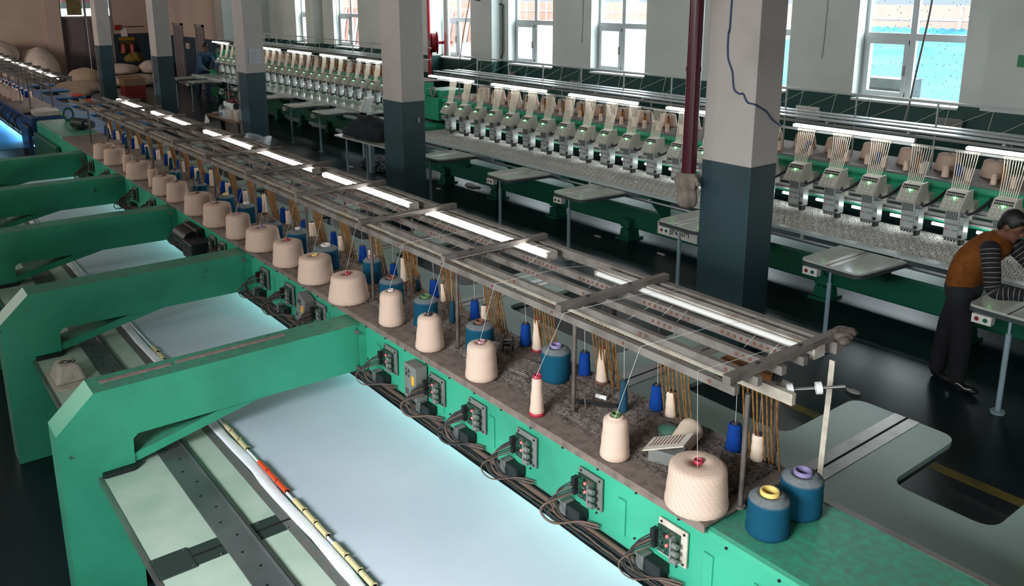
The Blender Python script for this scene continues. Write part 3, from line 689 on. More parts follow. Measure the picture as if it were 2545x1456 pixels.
for i, (x, tilt, lab) in enumerate([(-3.9, 0, 'p'), (-5.38, .32, 'q')]):
    Rt = Matrix.Rotation(tilt, 3, 'Y'); o0 = Vector((x, 2.36, 1.13))
    b = MB(); b.cb(o0, (.125, .075, .21), 0, Rt)
    for j in range(6):
        for sx in (-.035, .03): b.cb(o0 + Rt @ Vector((sx, -.0378, -.05 - .006 * j)), (.035, .001, .003), 1, Rt)
    o = mp('power_supply', b, [G['psu'], G['hole']], bev=.004)
    b = MB(); c = o0 + Rt @ Vector((-.025, -.0385, .055))
    for rr in (.028, .021, .014, .006):
        for a0 in (0, pi / 2, pi, 3 * pi / 2):
            b.tube([c + Rt @ Vector((rr * cos(a0 + .2 + t * .25), 0, rr * sin(a0 + .2 + t * .25))) for t in range(5)], .0018, 4)
    obj('fan_grille', b, G['black'], o)
    b = MB(); b.cb(o0 + Rt @ Vector((.03, -.0385, .02)), (.028, .001, .055), 0, Rt); obj('sticker', b, G['yellow'], o)
b = MB(); b.cyl((-7.95, 2.3, 1.12), (-7.62, 2.3, 1.12), .085, n=18); b.box(-7.62, -7.35, 2.2, 2.40, 1.0, 1.16); b.box(-7.97, -7.6, 2.33, 2.405, 1.02, 1.22); mp('main_motor', b, G['black'], bev=.015)
# spool pins on the tray
for k in range(30):
    x = -2.05 - .245 * k
    for y in ((2.66, 2.83) if k % 2 else (2.75,)):
        b = MB(); b.cyl((x + RND.uniform(-.03, .03), y, 1.30), (x + RND.uniform(-.03, .03), y, 1.385), .0042, n=6); mp('spool_pin', b, G['post'])
# bracket, rollers and hanging tape at the near end of the thread frame
b = MB(); b.box(-1.96, -1.90, 2.88, 3.0, 1.665, 1.69); b.cyl((-1.87, 2.89, 1.70), (-1.69, 3.06, 1.735), .006, m=1); mp('roller_bracket', b, [G['plate'], G['steel']])
for tpos in ((-1.845, 2.91, 1.705), (-1.765, 2.99, 1.72)):
    d = Vector((.72, .68, .14)).normalized(); p = Vector(tpos); b = MB(); b.cyl(p - d * .012, p + d * .012, .026, n=18); b.cyl(p - d * .015, p + d * .015, .01, n=10); mp('roller', b, G['white'])
b = MB(); pts = [(-1.81 + .001 * sin(i), 3.15 - .002 * i, 1.78 - .095 * i) for i in range(10)]
for i in range(9):
    p, q = Vector(pts[i]), Vector(pts[i + 1]); b.add([p + Vector((-.012, 0, 0)), p + Vector((.012, 0, 0)), q + Vector((.013, 0, 0)), q + Vector((-.013, 0, 0)), p + Vector((-.012, .004, 0)), p + Vector((.012, .004, 0)), q + Vector((.013, .004, 0)), q + Vector((-.013, .004, 0))], [(0, 1, 2, 3), (7, 6, 5, 4), (0, 3, 7, 4), (1, 5, 6, 2)])
tag(obj('cotton_tape', b, G['plate']), 'flat cream cotton tape hanging from the near end of the overhead thread frame', 'tape')
b = MB(); b.cb((-2.03, 2.875, 1.745), (.24, .055, .03), 0, Matrix.Rotation(.1, 3, 'Z')); b.cyl((-1.915, 2.888, 1.745), (-1.9, 2.889, 1.745), .02, n=6, m=1)
tag(obj('wood_block', b, [mat('orange_wood', '#a8713f', .6, col2='#6f4526', scale=18), G['black']]), 'weathered orange wooden block lying on the tube rail at the near end', 'block')
b = MB()
for q in range(5): b.ball((-1.84 + RND.uniform(-.025, .025), 3.27 + RND.uniform(-.03, .03), 1.845 + RND.uniform(-.02, .02)), (.05, .03, .025), 8, R=Matrix.Rotation(RND.uniform(0, 3), 3, 'Z'))
tag(obj('tape_wrapping', b, mat('brown_wrap', '#5d5048', .7, col2='#39322e', scale=30, bump=.5)), 'crumpled dark tape wrapped around the near rear corner of the thread frame', 'tape')
# ------------------------------------------------------------------ cones along the foreground machine
g1, g2, g3 = 'cream yarn cones along the front edge of the dusty tray', 'teal yarn packages on the dusty tray', 'small thread cones at the back of the dusty tray'
YC, YT, YB, YD, YF = G['y_cream'], G['y_teal'], G['y_blue'], G['y_dteal'], G['y_cream2']
ROW1 = [  # x, y, base radius, top radius, height, core, label
 (-1.94, 2.465, .127, .113, .183, 'core_red', 'broad cream yarn cone with a red core at the near end of the dusty tray', .018),
 (-2.40, 2.466, .067, .054, .195, 'core_grn', 'tall narrow cream yarn cone with a green core near the slotted plate', .021),
 (-3.412, 2.475, .088, .075, .195, 'core_pink', 'tall cream yarn cone with a pinkish core right in front of the black plastic spool', .022),
 (-3.909, 2.468, .085, .066, .20, 'core_dk', 'cream yarn cone with a crossed strand, above the upright grey power supply', .018),
 (-4.373, 2.487, .083, .068, .208, 'core_wh', 'cream yarn cone with a pale core standing behind the end of the nearest green arm', .018),
 (-4.919, 2.475, .139, .112, .178, 'core_red', 'squat red-cored cream yarn cone with a dirty mark on top, beyond the nearest arm', .020),
 (-5.421, 2.475, .130, .112, .183, 'core_yel', 'squat cream yarn cone with a tan core above the tilted power supply', .020),
 (-5.897, 2.479, .120, .105, .184, 'core_red', 'cream yarn cone with a small crimson core between the tan-cored and purple-cored ones', .018),
 (-6.417, 2.491, .143, .125, .17, 'core_pur', 'wide cream yarn cone with a purple core at the root of the second green arm', .020),
 (-6.862, 2.46, .108, .096, .195, 'core_pink', 'slimmer cream yarn cone just beyond the wide purple-cored one', .018),
]
cones = []
for (x, y, rb, rt, h, c, lab, rc) in ROW1:
    cones.append(cone('yarn_cone', lab, (x, y, TZ + .001), rb, rt, h, YC, G[c], rc, g1, dome=.006))
far1 = [(-7.361, .132, .195), (-7.872, .134, .19), (-8.50, .108, .19), (-8.90, .13, .183), (-9.313, .054, .195), (-9.869, .14, .183), (-10.29, .063, .205), (-10.895, .13, .19), (-11.385, .138, .186)]
for i, (x, rb, h) in enumerate(far1):
    cones.append(cone('yarn_cone', ('narrow' if rb < .07 else 'wide') + ' cream yarn cone at the front of the dusty tray, %s from its far end' % ordw(len(far1) - i), (x, 2.46, TZ + .001), rb, rb * .87, h, YC, G['core_brn'], .017, g1, dome=.004, n=24))
t = cone('yarn_cone', 'slim cream cone with crimson ends on the front edge of the tray', (-2.914, 2.445, TZ + .001), .036, .024, .195, YC, G['core_red'], .021, g1, dome=0, ring=.014, ends=G['core_red'])
cones.insert(2, t)
for i, c in enumerate(cones[:14]):
    x, y, z = c.location; h = [.185, .195, .2, .195, .2, .21, .18, .185, .185, .17, .195, .195, .19, .19][i]
    px = min(x + .05 + .02 * (i % 3), -2.02)
    loose_thread(c, [(x + .02, y - .03, z + h + .004), (px, 2.53, 1.832), (px + .1, 2.9, 1.868), (px + .14, 3.24, 1.834)])
ROW2 = [
 (-1.68, 2.79, .085, .081, .165, 'core_pur', 'mauve-ended teal yarn package on the green beam, behind the yellow-ended one', .036, .0),
 (-1.68, 2.573, .082, .078, .16, 'core_yel', 'teal yarn package with a raised yellow tube end standing on the bare green beam', .036, .0),
 (-3.153, 2.775, .082, .078, .175, 'core_pur', 'large teal yarn package with a mauve tube, behind the slim crimson-ended cone', .03, .0),
 (-3.687, 2.665, .084, .08, .17, 'core_brn', 'teal yarn package with a brown tube, behind the pink-cored tall cone', .028, .0),
 (-4.218, 2.64, .077, .074, .175, 'core_grn', 'teal yarn package with a green tube end behind the crossed-strand cone', .03, .0),
 (-4.651, 2.65, .082, .078, .18, 'core_brn', 'teal yarn package with a brown core partly hidden by the pale-cored cone', .03, .0),
 (-5.143, 2.78, .068, .064, .172, 'core_pink', 'narrow pink-cored teal yarn package behind the dirty-topped cream cone', .025, .0),
 (-5.616, 2.655, .098, .09, .17, 'core_wh', 'broad teal yarn package with a fluffy grey top behind the tan-cored cone', .034, .01),
 (-6.099, 2.655, .088, .082, .19, 'core_wh', 'teal yarn package with a fluffy top behind the small-crimson-cored cone', .02, .012),
 (-6.62, 2.66, .085, .08, .14, 'core_dk', 'low teal yarn package half hidden behind the wide purple-cored cone', .025, .01),
 (-7.263, 2.69, .085, .08, .165, 'core_wh', 'faded teal yarn package standing farther along the tray than the low half-hidden one', .025, .01),
 (-7.75, 2.68, .08, .075, .16, 'core_yel', 'faded blue yarn package with a yellow tube end, farthest but two of the teal ones', .025, .01),
 (-8.6, 2.72, .07, .066, .12, 'core_dk', 'short grey-blue yarn package, farthest but one of the teal ones', .025, .0),
 (-9.4, 2.72, .075, .07, .13, 'core_dk', 'small grey-blue yarn package, farthest of the teal ones on the tray', .025, .0),
]
for (x, y, rb, rt, h, c, lab, rc, dm) in ROW2:
    on = TZ if x < -1.83 else 1.2705
    cone('yarn_package', lab, (x, y, on + .001), rb, rt, h, YT, G[c], rc, g2, dome=dm or .008, ring=.016, cat='yarn package')
SM = [  # kind, x, y, r, h
 ('b', -2.105, 2.917, .038, .127), ('c', -1.987, 2.926, .030, .123), ('b', -2.579, 2.931, .037, .128), ('c', -2.487, 2.932, .029, .13), ('t', -2.662, 2.783, .024, .164),
 ('b', -3.084, 2.918, .035, .129), ('k', -2.961, 2.93, .034, .196), ('b', -3.587, 2.92, .035, .13), ('r', -3.484, 2.922, .030, .196), ('b', -4.105, 2.93, .033, .12), ('c', -4.02, 2.94, .020, .11), ('t', -4.136, 2.781, .021, .134),
 ('b', -4.583, 2.936, .034, .123), ('c', -4.474, 2.941, .020, .128), ('t', -4.77, 2.93, .021, .12), ('b', -5.12, 2.94, .030, .10), ('k', -4.974, 2.936, .026, .187), ('t', -5.21, 2.86, .02, .14), ('b', -5.567, 2.935, .034, .128), ('c', -5.47, 2.95, .02, .12),
 ('b', -6.011, 2.915, .031, .142), ('c', -5.921, 2.93, .021, .132), ('c', -6.455, 2.94, .030, .124), ('b', -6.54, 2.9, .03, .13), ('b', -7.037, 2.933, .032, .133), ('c', -6.95, 2.94, .021, .126)]
cnt = {}
for i in range(13):
    x = -7.5 - .475 * i
    SM += [('b', x - .05, 2.92, .032, .13), ('c' if i % 3 else 'k', x + .05, 2.93, .024, .13 if i % 3 else .19)] + ([('t', x - .12, 2.85, .026, .15)] if i % 2 else [])
KN = {'b': 'royal blue thread cone', 'c': 'small cream thread cone', 't': 'dark teal thread cone', 'k': 'brown-ended cream thread cone', 'r': 'crimson-ended tall cream thread cone'}
for k, x, y, r, h in sorted(SM, key=lambda q: -q[1]):
    cnt[k] = cnt.get(k, 0) + 1
    ym = {'b': YB, 't': YD}.get(k, YF); cm = G[{'b': 'core_dk', 't': 'core_dk', 'c': 'core_dk', 'k': 'core_brn', 'r': 'core_red'}[k]]
    rt = {'c': r * .9, 'k': r * .66, 'r': r * .66, 't': r * .62, 'b': r * .74}[k]
    lab = KN[k] + (' at the back of the dusty tray, %s from the near end' % ordw(cnt[k]) if k != 'r' else ' at the back of the dusty tray')
    z = TZ + (.006 if k in 'kr' else .012)
    t = cone('thread_cone', lab, (x, y, z), r, rt, h, ym, cm, min(rt * .62, .016), g3, ring=.008, n=20, cat='thread cone', ends=G['core_red'] if k == 'r' else G['core_brn'] if k == 'k' else None)
    if x > -6.5: loose_thread(t, [(x, y, z + h), (x + .01, y - .02, 1.79), (x + .012, 3.0, 1.84)], .0009)
# odds and ends on the tray
def laid(name, lab, cat, loc, mb, mats, rz=0, **k):
    o = obj(name, mb, mats, None, loc, **k); o.rotation_euler = (0, 0, rz); return tag(o, lab, cat)
t = thing('yarn_cone', 'cream yarn cone lying on its side on the fluff, green core towards the viewer', 'yarn cone', (-2.29, 2.75, TZ + .058)); t['group'] = g1
ya, co = cone_parts(.056, .048, .2, YF, G['core_grn'], .026, .0, .004)
for nm, me in (('yarn', ya), ('core', co)):
    o = link(nm, me, t); o.rotation_euler = (radians(97), 0, radians(18)); o.location = (0, .1, 0)
t = thing('slotted_plate', 'beige slotted cover plate leaning on a grey box beside the broad red-cored cone', 'plate', (-2.23, 2.62, TZ + .01), rz=radians(20))
b = MB(); R = Matrix.Rotation(radians(-22), 3, 'Y'); b.cb((0, 0, .085), (.2, .13, .006), 0, R)
obj('cover', b, [G['plate']], t)
b = MB()
for i in range(9): b.cb(Vector((0, 0, .0855)) + R @ Vector((.06 - .017 * i, .012, .0022)), (.005, .085, .003), 0, R)
obj('slot', b, G['core_brn'], t)
b = MB(); b.cb((.0, 0, .03), (.14, .10, .06)); obj('box', b, G['psu'], t)
b = MB(); b.ball((0, 0, .02), (.085, .05, .035), 14); b.ball((.05, .03, .018), (.06, .04, .03), 12)
laid('green_cover', 'dusty dark green moulded cover lying on the fluff behind the slotted plate', 'cover', (-2.36, 2.80, TZ), b, mat('dusty_green', '#2c5c4c', .7, col2='#55534b', scale=16, bump=.3, bscale=50))
b = MB(); b.cb((0, 0, .012), (.23, .02, .02)); laid('black_rod', 'black square rod lying on the fluff in front of the dark teal cone', 'rod', (-2.80, 2.72, TZ + .004), b, G['black'], radians(38))
b = MB(); b.cyl((-.03, 0, .012), (.03, 0, .012), .012, n=12); laid('white_stub', 'small white plastic stub at the end of the black rod', 'stub', (-2.83, 2.80, TZ + .004), b, G['white'], radians(20))
b = MB(); b.cb((0, -.008, .008), (.2, .007, .01)); b.cb((0, .008, .008), (.2, .007, .01)); b.cb((-.08, 0, .004), (.02, .022, .006)); laid('steel_channel', 'rusty split channel lying on the fluff between blue and dark teal cones', 'channel', (-2.60, 2.83, TZ + .006), b, G['post'], radians(38))
b = MB()
for x in (-.028, .028):
    b.lathe([(.0001, x - .004), (.046, x - .004), (.048, x), (.046, x + .004), (.0001, x + .004)], n=22, R=Matrix.Rotation(pi / 2, 3, 'Y'))
b.cyl((-.028, 0, 0), (.028, 0, 0), .02, n=14); laid('black_spool', 'black plastic spool standing on its rims beside the brown-tubed teal package', 'spool', (-3.60, 2.80, TZ + .05), b, G['black'], radians(50))
b = MB()
for i in range(9): b.cb((0, -.07 + .0175 * i, .012), (.17, .005, .008))
b.cb((0, 0, .006), (.19, .16, .006)); laid('louvred_vent', 'fluff-covered louvred vent plate lying by the large teal package', 'vent', (-3.34, 2.72, TZ + .006), b, G['lint'], radians(8))
b = MB(); b.tube([(-.05 + .01 * i, .012 * cos(i * 1.9), .012 + .012 * sin(i * 1.9)) for i in range(14)], .003, 5); laid('coil_spring', 'small dark coil spring lying behind the pair of teal packages', 'spring', (-1.9, 2.93, TZ + .004), b, G['black'], .2)
b = MB(); b.add([(-.09, -.06, 0), (.09, -.06, .0), (.06, .07, .10), (-.05, .06, .09), (-.09, -.06, -.004), (.09, -.06, -.004), (.06, .07, .094), (-.05, .06, .084)], [(0, 1, 2, 3), (7, 6, 5, 4), (0, 4, 5, 1), (1, 5, 6, 2), (2, 6, 7, 3), (3, 7, 4, 0)])
laid('card_flap', 'grey bent card flap beside the pink-cored tall cone', 'card', (-3.56, 2.6, TZ + .012), b, G['psu'], .2)

# ------------------------------------------------------------------ the machines along the windows, sewing heads towards us
HEAD = {}
def head_proto():
    h = MB(); h.prism([(-.10, 1.25), (.02, 1.415), (.12, 1.43), (.15, 1.40), (.15, 1.23), (.06, 1.225)], 'x', -.1, .085); h.prism([(-.105, 1.245), (.022, 1.43), (.14, 1.44), (.16, 1.3), (.06, 1.225)], 'x', .0855, .1)
    h.box(-.07, .08, .1, .34, 1.12, 1.3); HEAD['casing'] = h.mesh('casing', G['cream'])
    n = Vector((0, -.165, .12)).normalized(); A = Vector((0, -.10, 1.25)); Bv = Vector((0, .02, 1.415)); up = (Bv - A)
    p = MB()
    for t, c in ((.92, 9), (.78, 8)):
        for i in range(c): q = A + up * t + Vector((-.075 + .15 * i / (c - 1), 0, 0)); p.cyl(q - n * .001, q + n * .012, .0075, n=8, m=0)
    for t, c in ((.58, 5), (.38, 4), (.18, 4)):
        for i in range(c):
            q = A + up * t + Vector((-.07 + .13 * i / (c - 1), 0, 0)); p.cyl(q - n * .001, q + n * .016, .013, .011, n=10, m=1); p.cyl(q + n * .016, q + n * .022, .005, n=6, m=2)
    HEAD['tension_knobs'] = p.mesh('tension_knobs', [G['black'], G['white'], G['alu']])
    q = A + up * .66 + Vector((.005, 0, 0)); l = MB(); l.ball(q + n * .01, (.014, .012, .012), 10); HEAD['indicator'] = l.mesh('indicator', G['grnled'])
    c = MB(); c.box(-.075, .06, 0, .1, .965, 1.23, 0); c.box(.06, .105, .01, .11, .955, 1.175, 0)
    for i in range(8): c.box(-.066 + .0145 * i, -.060 + .0145 * i, -.003, 0, 1.14, 1.222, 1)
    c.box(-.07, .055, -.002, 0, 1.085, 1.10, 2); c.box(.07, .098, .007, .01, 1.06, 1.10, 2)
    for i in range(9): c.box(-.065 + .014 * i, -.061 + .014 * i, -.002, 0, 1.115, 1.119, 1)
    c.box(-.07, .06, -.002, .1, .945, .965, 3)
    for i in range(9): c.box(-.066 + .0145 * i, -.06 + .0145 * i, -.006, .02, .925, .945, 1 if i % 2 else 4)
    c.cyl((.085, -.006, .985), (.085, .01, .985), .018, n=12, m=1); c.box(.07, .1, .0, .08, .90, .955, 1)
    HEAD['needle_case'] = c.mesh('needle_case', [G['wsteel'], G['black'], G['psu'], G['alu'], G['white']])
    k = MB(); k.tube(smoothp([(.08, .06, 1.25), (.12, .05, 1.21), (.17, .14, 1.25), (.2, .34, 1.34)]), .016, 8); HEAD['cable'] = k.mesh('cable', G['black'])
    t = MB(); u = MB()
    for i in range(9):
        a = -.1 + .025 * i; t.tube([(a, .14, 1.785), (a * .9, .12, 1.65), (a * .74, .06, 1.425)], .0042, 5)
        u.cyl((a, .125, 1.79), (a, .14, 1.79), .010, n=8, m=1 if i < 7 else 0)
    u.box(-.115, .115, .14, .16, 1.775, 1.805, 0); HEAD['thread_tubes'] = t.mesh('thread_tubes', mat('clear_tube', '#e6ddca', .35)); HEAD['tube_holder'] = u.mesh('tube_holder', [G['cream'], G['white']])
head_proto()
TXT_K = text_mesh('KIN', .024, G['red']); TXT_S = text_mesh('SINSIM', .02, mat('teal_letter', '#1f5f70', .5))

def window_machine(name, label, X0, DY, tong, lace, letters, sign):
    root = thing(name, label, 'embroidery machine', (X0 + 5, 8.9 + DY, 0))
    x0, x1 = X0 - .55, X0 + .4393 * 23 + .55
    def P(nm, mb, m, **k):
        o = obj(nm, mb, m, root, Vector((0, DY, 0)) - root.location, **k); return o
    b = MB(); b.box(x0 - .2, x1 + .2, 8.3, 8.62, .15, .46); P('lower_beam', b, G['dgreen'], bev=.02)
    k = 0
    while x0 + .6 + 1.5 * k < x1:
        x = x0 + .6 + 1.5 * k; b = MB(); b.box(x - .12, x + .12, 8.15, 8.45, 0, .03); b.prism([(x - .09, .03), (x + .09, .03), (x + .07, .15), (x - .07, .15)], 'y', 8.2, 8.4); b.box(x - .08, x + .08, 8.2, 8.3, .17, .28); b.cyl((x, 8.22, .15), (x, 8.22, .33), .014, n=8); P('levelling_foot', b, G['dgreen'])
        b = MB(); b.prism([(7.85, .78), (8.3, .78), (8.3, .40), (8.22, .40)], 'x', x + .7, x + .72); b.box(x + .62, x + .8, 7.8, 8.3, .78, .8); P('bracket', b, G['dgreen']); k += 1
    b = MB(); b.box(x0, x1, 7.655, 7.76, .855, .885, 0)
    for i in range(70): b.cyl((x0 + .15 * i + .05, 7.71, .885), (x0 + .15 * i + .05, 7.71, .8862), .006, n=6, m=1)
    P('table_rail', b, [G['wsteel'], G['black']])
    b = MB(); b.box(x0, x1, 7.76, 8.72, .84, .868); P('bed', b, G['tablew'] if not lace else G['black'])
    b = MB(); b.cyl((x0, 7.9, .72), (x1, 7.9, .72), .014, n=8)
    for i in range(int((x1 - x0) / 1.1)): b.box(x0 + .3 + 1.1 * i, x0 + .34 + 1.1 * i, 7.88, 7.92, .72, .84)
    P('service_rail', b, G['wsteel'])
    for (a, c) in tong:
        xm = (a + c) / 2 - .02
        pl = rounded([(a, 6.93, .06), (c, 6.9, .12), (c + .06, 7.6, 0), (a, 7.6, 0)], .05)
        if not lace: pl = rounded([(a, 6.93, .06), (c, 6.9, .12), (c, 7.45, 0), (c + .2, 7.655, 0), (a - .2, 7.655, 0), (a, 7.45, 0)], .05)
        b = MB(); b.prism(pl, 'z', .838, .858, 0); o = P('side_table', b, G['tablew'])
        b = MB(); q = [((u - xm) * 1.012 + xm, (v - 7.25) * 1.008 + 7.25) for u, v in pl]; b.prism(q, 'z', .80, .8375); obj('table_edge', b, G['edge'], o)
        b = MB(); b.box(xm - .06, xm - .006, 6.92, 7.6, .8582, .8592, 0); b.box(xm + .006, xm + .06, 6.92, 7.6, .8582, .8592, 0); b.box(xm - .006, xm + .006, 6.9, 7.6, .8582, .8588, 1); obj('slit_strip', b, [G['steel'], G['hole']], o)
        b = MB(); b.cyl((xm, 6.98, .02), (xm, 6.98, .68), .022, n=12); b.cyl((xm, 6.98, .68), (xm, 6.98, .8), .012, n=8); b.cyl((xm, 6.98, 0), (xm, 6.98, .02), .055, n=14); obj('leg', b, G['leg'], o)
        b = MB(); b.box(a + .05, a + .2, 6.9, 6.97, .725, .797, 0); b.cyl((a + .09, 6.895, .762), (a + .09, 6.9, .762), .018, n=12, m=1); b.cyl((a + .155, 6.895, .762), (a + .155, 6.9, .762), .018, n=12, m=2); obj('switch_box', b, [G['white'], G['dred'], G['dgreen']], o, bev=.0)
    b = MB(); b.box(x0 - .1, x1 + .1, 8.7, 9.25, 1.0, 1.42); b.prism([(8.68, 1.36), (8.72, 1.32), (8.72, 1.44), (8.69, 1.43)], 'x', x0 - .1, x1 + .1); P('beam', b, G['green2'], bev=.02)
    b = MB()
    for i in range(24):
        x = X0 + .4393 * i + .2; b.cyl((x, 8.695, 1.26), (x, 8.699, 1.26), .03, n=12, m=0); 
        if i % 2: b.box(x + .07, x + .12, 8.67, 8.70, 1.26, 1.34, 1); b.box(x + .08, x + .11, 8.66, 8.67, 1.23, 1.30, 1)
    P('latch', b, [G['hole'], G['psu']])
    b = MB(); b.box(x0 - .1, x1 + .1, 8.70, 9.5, 1.435, 1.45, 0); b.box(x0 - .1, x1 + .1, 8.69, 8.70, 1.425, 1.452, 1); P('tray', b, [G['tray'], G['alu']])
    for z in (1.20, 1.10):
        b = MB(); b.box(x0, x1, 8.59, 8.69, z - .045, z + .025, 0); b.box(x0, x1, 8.585, 8.59, z - .02, z - .012, 1); P('slide_rail', b, [G['slide'], G['black']])
    for i in range(23):
        x = X0 + .4393 * i; b = MB(); b.cyl((x + .15, 8.57, 1.012), (x + .33, 8.57, 1.012), .016, n=8); P('head_lamp', b, G['lamp'])
    for i in range(24):
        x = X0 + .4393 * i
        hd = link('embroidery_head', HEAD['casing'], root, Vector((x, 8.36 + DY, 0)) - root.location)
        for nm in ('tension_knobs', 'indicator', 'needle_case', 'cable', 'thread_tubes', 'tube_holder'): link(nm, HEAD[nm], hd)
        if letters:
            o = link('lettering', TXT_K, hd, (-.045, -.0015, 1.035)); o.rotation_euler = (pi / 2, 0, 0)
            o = link('lettering', TXT_S, hd, (.027, -.0015, 1.035)); o.rotation_euler = (pi / 2, 0, 0)
    # overhead deck, lamps and thread bar
    for y, z in ((8.68, 1.90), (8.9, 1.905), (9.15, 1.90)):
        b = MB(); b.box(x0 - .3, x1 + .1, y - .055, y + .055, z, z + .012, 0)
        for i in range(72): b.cyl((x0 + .15 * i, y, z + .012), (x0 + .15 * i, y, z + .013), .008, n=6, m=1)
        P('deck_rail', b, [G['wsteel'], G['black']])
    b = MB(); b.box(x0 - .3, x1 + .1, 8.64, 8.67, 1.845, 1.87); b.box(x0, x1, 9.0, 9.03, 1.83, 1.85); P('support_rail', b, G['psu'])
    b = MB(); b.box(x0, x1, 8.52, 8.545, 1.775, 1.80); P('tube_rail', b, G['wsteel'])
    for i in range(12):
        x = x0 + .3 + .93 * i
        b = MB(); b.box(x - .015, x + .015, 8.62, 9.22, 1.875, 1.895); P('deck_crossbar', b, G['wsteel'])
        b = MB(); b.cyl((x, 8.8, 1.45), (x, 8.8, 1.88), .013, n=8); P('deck_post', b, G['psu'])
        b = MB(); b.cyl((x, 9.2, 1.45), (x, 9.2, 2.145), .011, n=8); P('deck_post', b, G['wsteel'])
    for i in range(6):
        a = x0 - .16 + 1.9 * i
        b = MB(); b.box(a, a + 1.38, 8.47, 8.5, 1.825, 1.86, 0); o = P('tube_light', b, G['wsteel'])
        b = MB(); b.cyl((a, 8.45, 1.838), (a + 1.38, 8.45, 1.838), .016, n=8); obj('lit_tube', b, G['led'], o)
    b = MB(); b.box(x0 - .1, x1 + .1, 9.19, 9.21, 2.14, 2.165); P('thread_bar', b, G['wsteel'])
    b = MB()
    for i in range(24):
        x = X0 + .4393 * i - .1; b.tube([(x, 9.2, 2.14), (x - .02, 9.16, 1.92)], .0022, 4); b.tube([(x + .02, 9.2, 2.14), (x - .28 if i % 2 else x - .36, 8.95, 1.92)], .0022, 4)
    P('thread_run', b, G['thread'])
    # drive box at the left end
    b = MB(); b.box(x0 - .75, x0 - .12, 8.6, 9.3, 1.0, 1.42); b.box(x0 - .7, x0 - .15, 8.7, 9.25, 1.42, 1.55); b.box(x0 - .7, x0 + .0, 8.45, 8.7, .62, .95); P('end_box', b, G['green2'], bev=.02)
    b = MB(); b.tube([(x0 - .35 + .075 * cos(a), 8.66, 1.52 + .085 * sin(a)) for a in [i * pi / 10 for i in range(21)]], .02, 8); P('lifting_eye', b, G['psu'])
    if sign:
        b = MB(); b.box(sign - .05, sign + .62, 8.285, 8.299, .19, .36, 0); o = P('name_plate', b, G['white'])
        q = link('lettering', text_mesh('SINSIM', .13, G['black']), o, (sign + .3, 8.284, .275)); q.rotation_euler = (pi / 2, 0, 0)
    return root
XR, XL = -12.48, -26.42
window_machine('embroidery_machine', 'long green embroidery machine under the windows on the right, lace fabric on its bed', XR, 0, [(-11.18, -10.62), (-9.4, -8.85), (-7.98, -7.42), (-6.2, -5.6), (-4.4, -3.78), (-2.86, -2.2)], True, True, -7.36)
window_machine('embroidery_machine', 'green embroidery machine at the far left of the windows with a bare shiny bed', XL, .91, [(-26.6, -25.95), (-25.2, -24.55), (-22.5, -21.85), (-20.3, -19.65), (-18.42, -17.72), (-16.95, -16.3), (-15.05, -14.4)], False, False, None)
b = MB(); b.box(XR - .5, XR + 10.6, 7.80, 8.70, .8685, .874); tag(obj('lace_fabric', b, G['lace']), 'cream and black patterned lace stretched over the bed of the right-hand window machine', 'fabric')
BIG = cone_parts(.14, .108, .175, G['y_cream'], G['core_brn'], .02, .004, .004, 22)
def solid(rb, rt, h, mats, tip=0):
    b = MB(); b.lathe([(.0001, 0), (rb, 0), (rb, .006), (rt, h), (rt * .4, h), (rt * .4, h - .004), (.0001, h - .004)], n=12)
    if tip: b.lathe([(rt * .7, h - .001), (rt * .6, h + tip), (.0001, h + tip)], n=10, m=1)
    return b.mesh('small_cone', mats)
ms_c = solid(.03, .026, .11, [G['y_cream2']]); ms_g = solid(.03, .022, .16, [G['y_gold'], G['black']], .03); ms_w = solid(.036, .032, .12, [G['y_cream2']]); ms_b = solid(.034, .03, .12, [G['y_blue']])
for nm, X, DY, where in (('right', XR, 0, 'right window machine'), ('left', XL, .91, 'far window machine')):
    for i in range(24):
        x = X + .4393 * i; j = RND.uniform(-.02, .02); w = '%s head from left, %s' % (ordw(i + 1), where)
        t = thing('yarn_cone', 'big cream yarn cone behind the ' + w, 'yarn cone', (x - .03 + j, 9.2 + DY, 1.4505), 'big yarn cones on the ' + where)
        link('yarn', BIG[0], t); link('core', BIG[1], t)
        o = link('thread_cone', ms_c, None, (x - .11 + j, 8.80 + DY, 1.4505)); tag(o, 'small cream thread cone left of the ' + w, 'thread cone', 'small thread cones on the ' + where)
        o = link('thread_cone', ms_w if i % 2 else ms_c, None, (x + .12 + j, 8.83 + DY, 1.4505)); tag(o, 'small cream thread cone right of the ' + w, 'thread cone', 'small thread cones on the ' + where)
        if nm == 'left' or i < 15: o = link('thread_cone', ms_g, None, (x + .185, 8.97 + DY, 1.4505)); tag(o, 'golden brown thread cone beside the ' + w, 'thread cone', 'golden thread cones on the ' + where)
        elif i > 14: o = link('thread_cone', ms_b if i % 2 else ms_g, None, (x + .15, 9.02 + DY, 1.4505)); tag(o, ('blue' if i % 2 else 'golden brown') + ' thread cone beside the ' + w, 'thread cone', 'blue and golden cones on the ' + where)
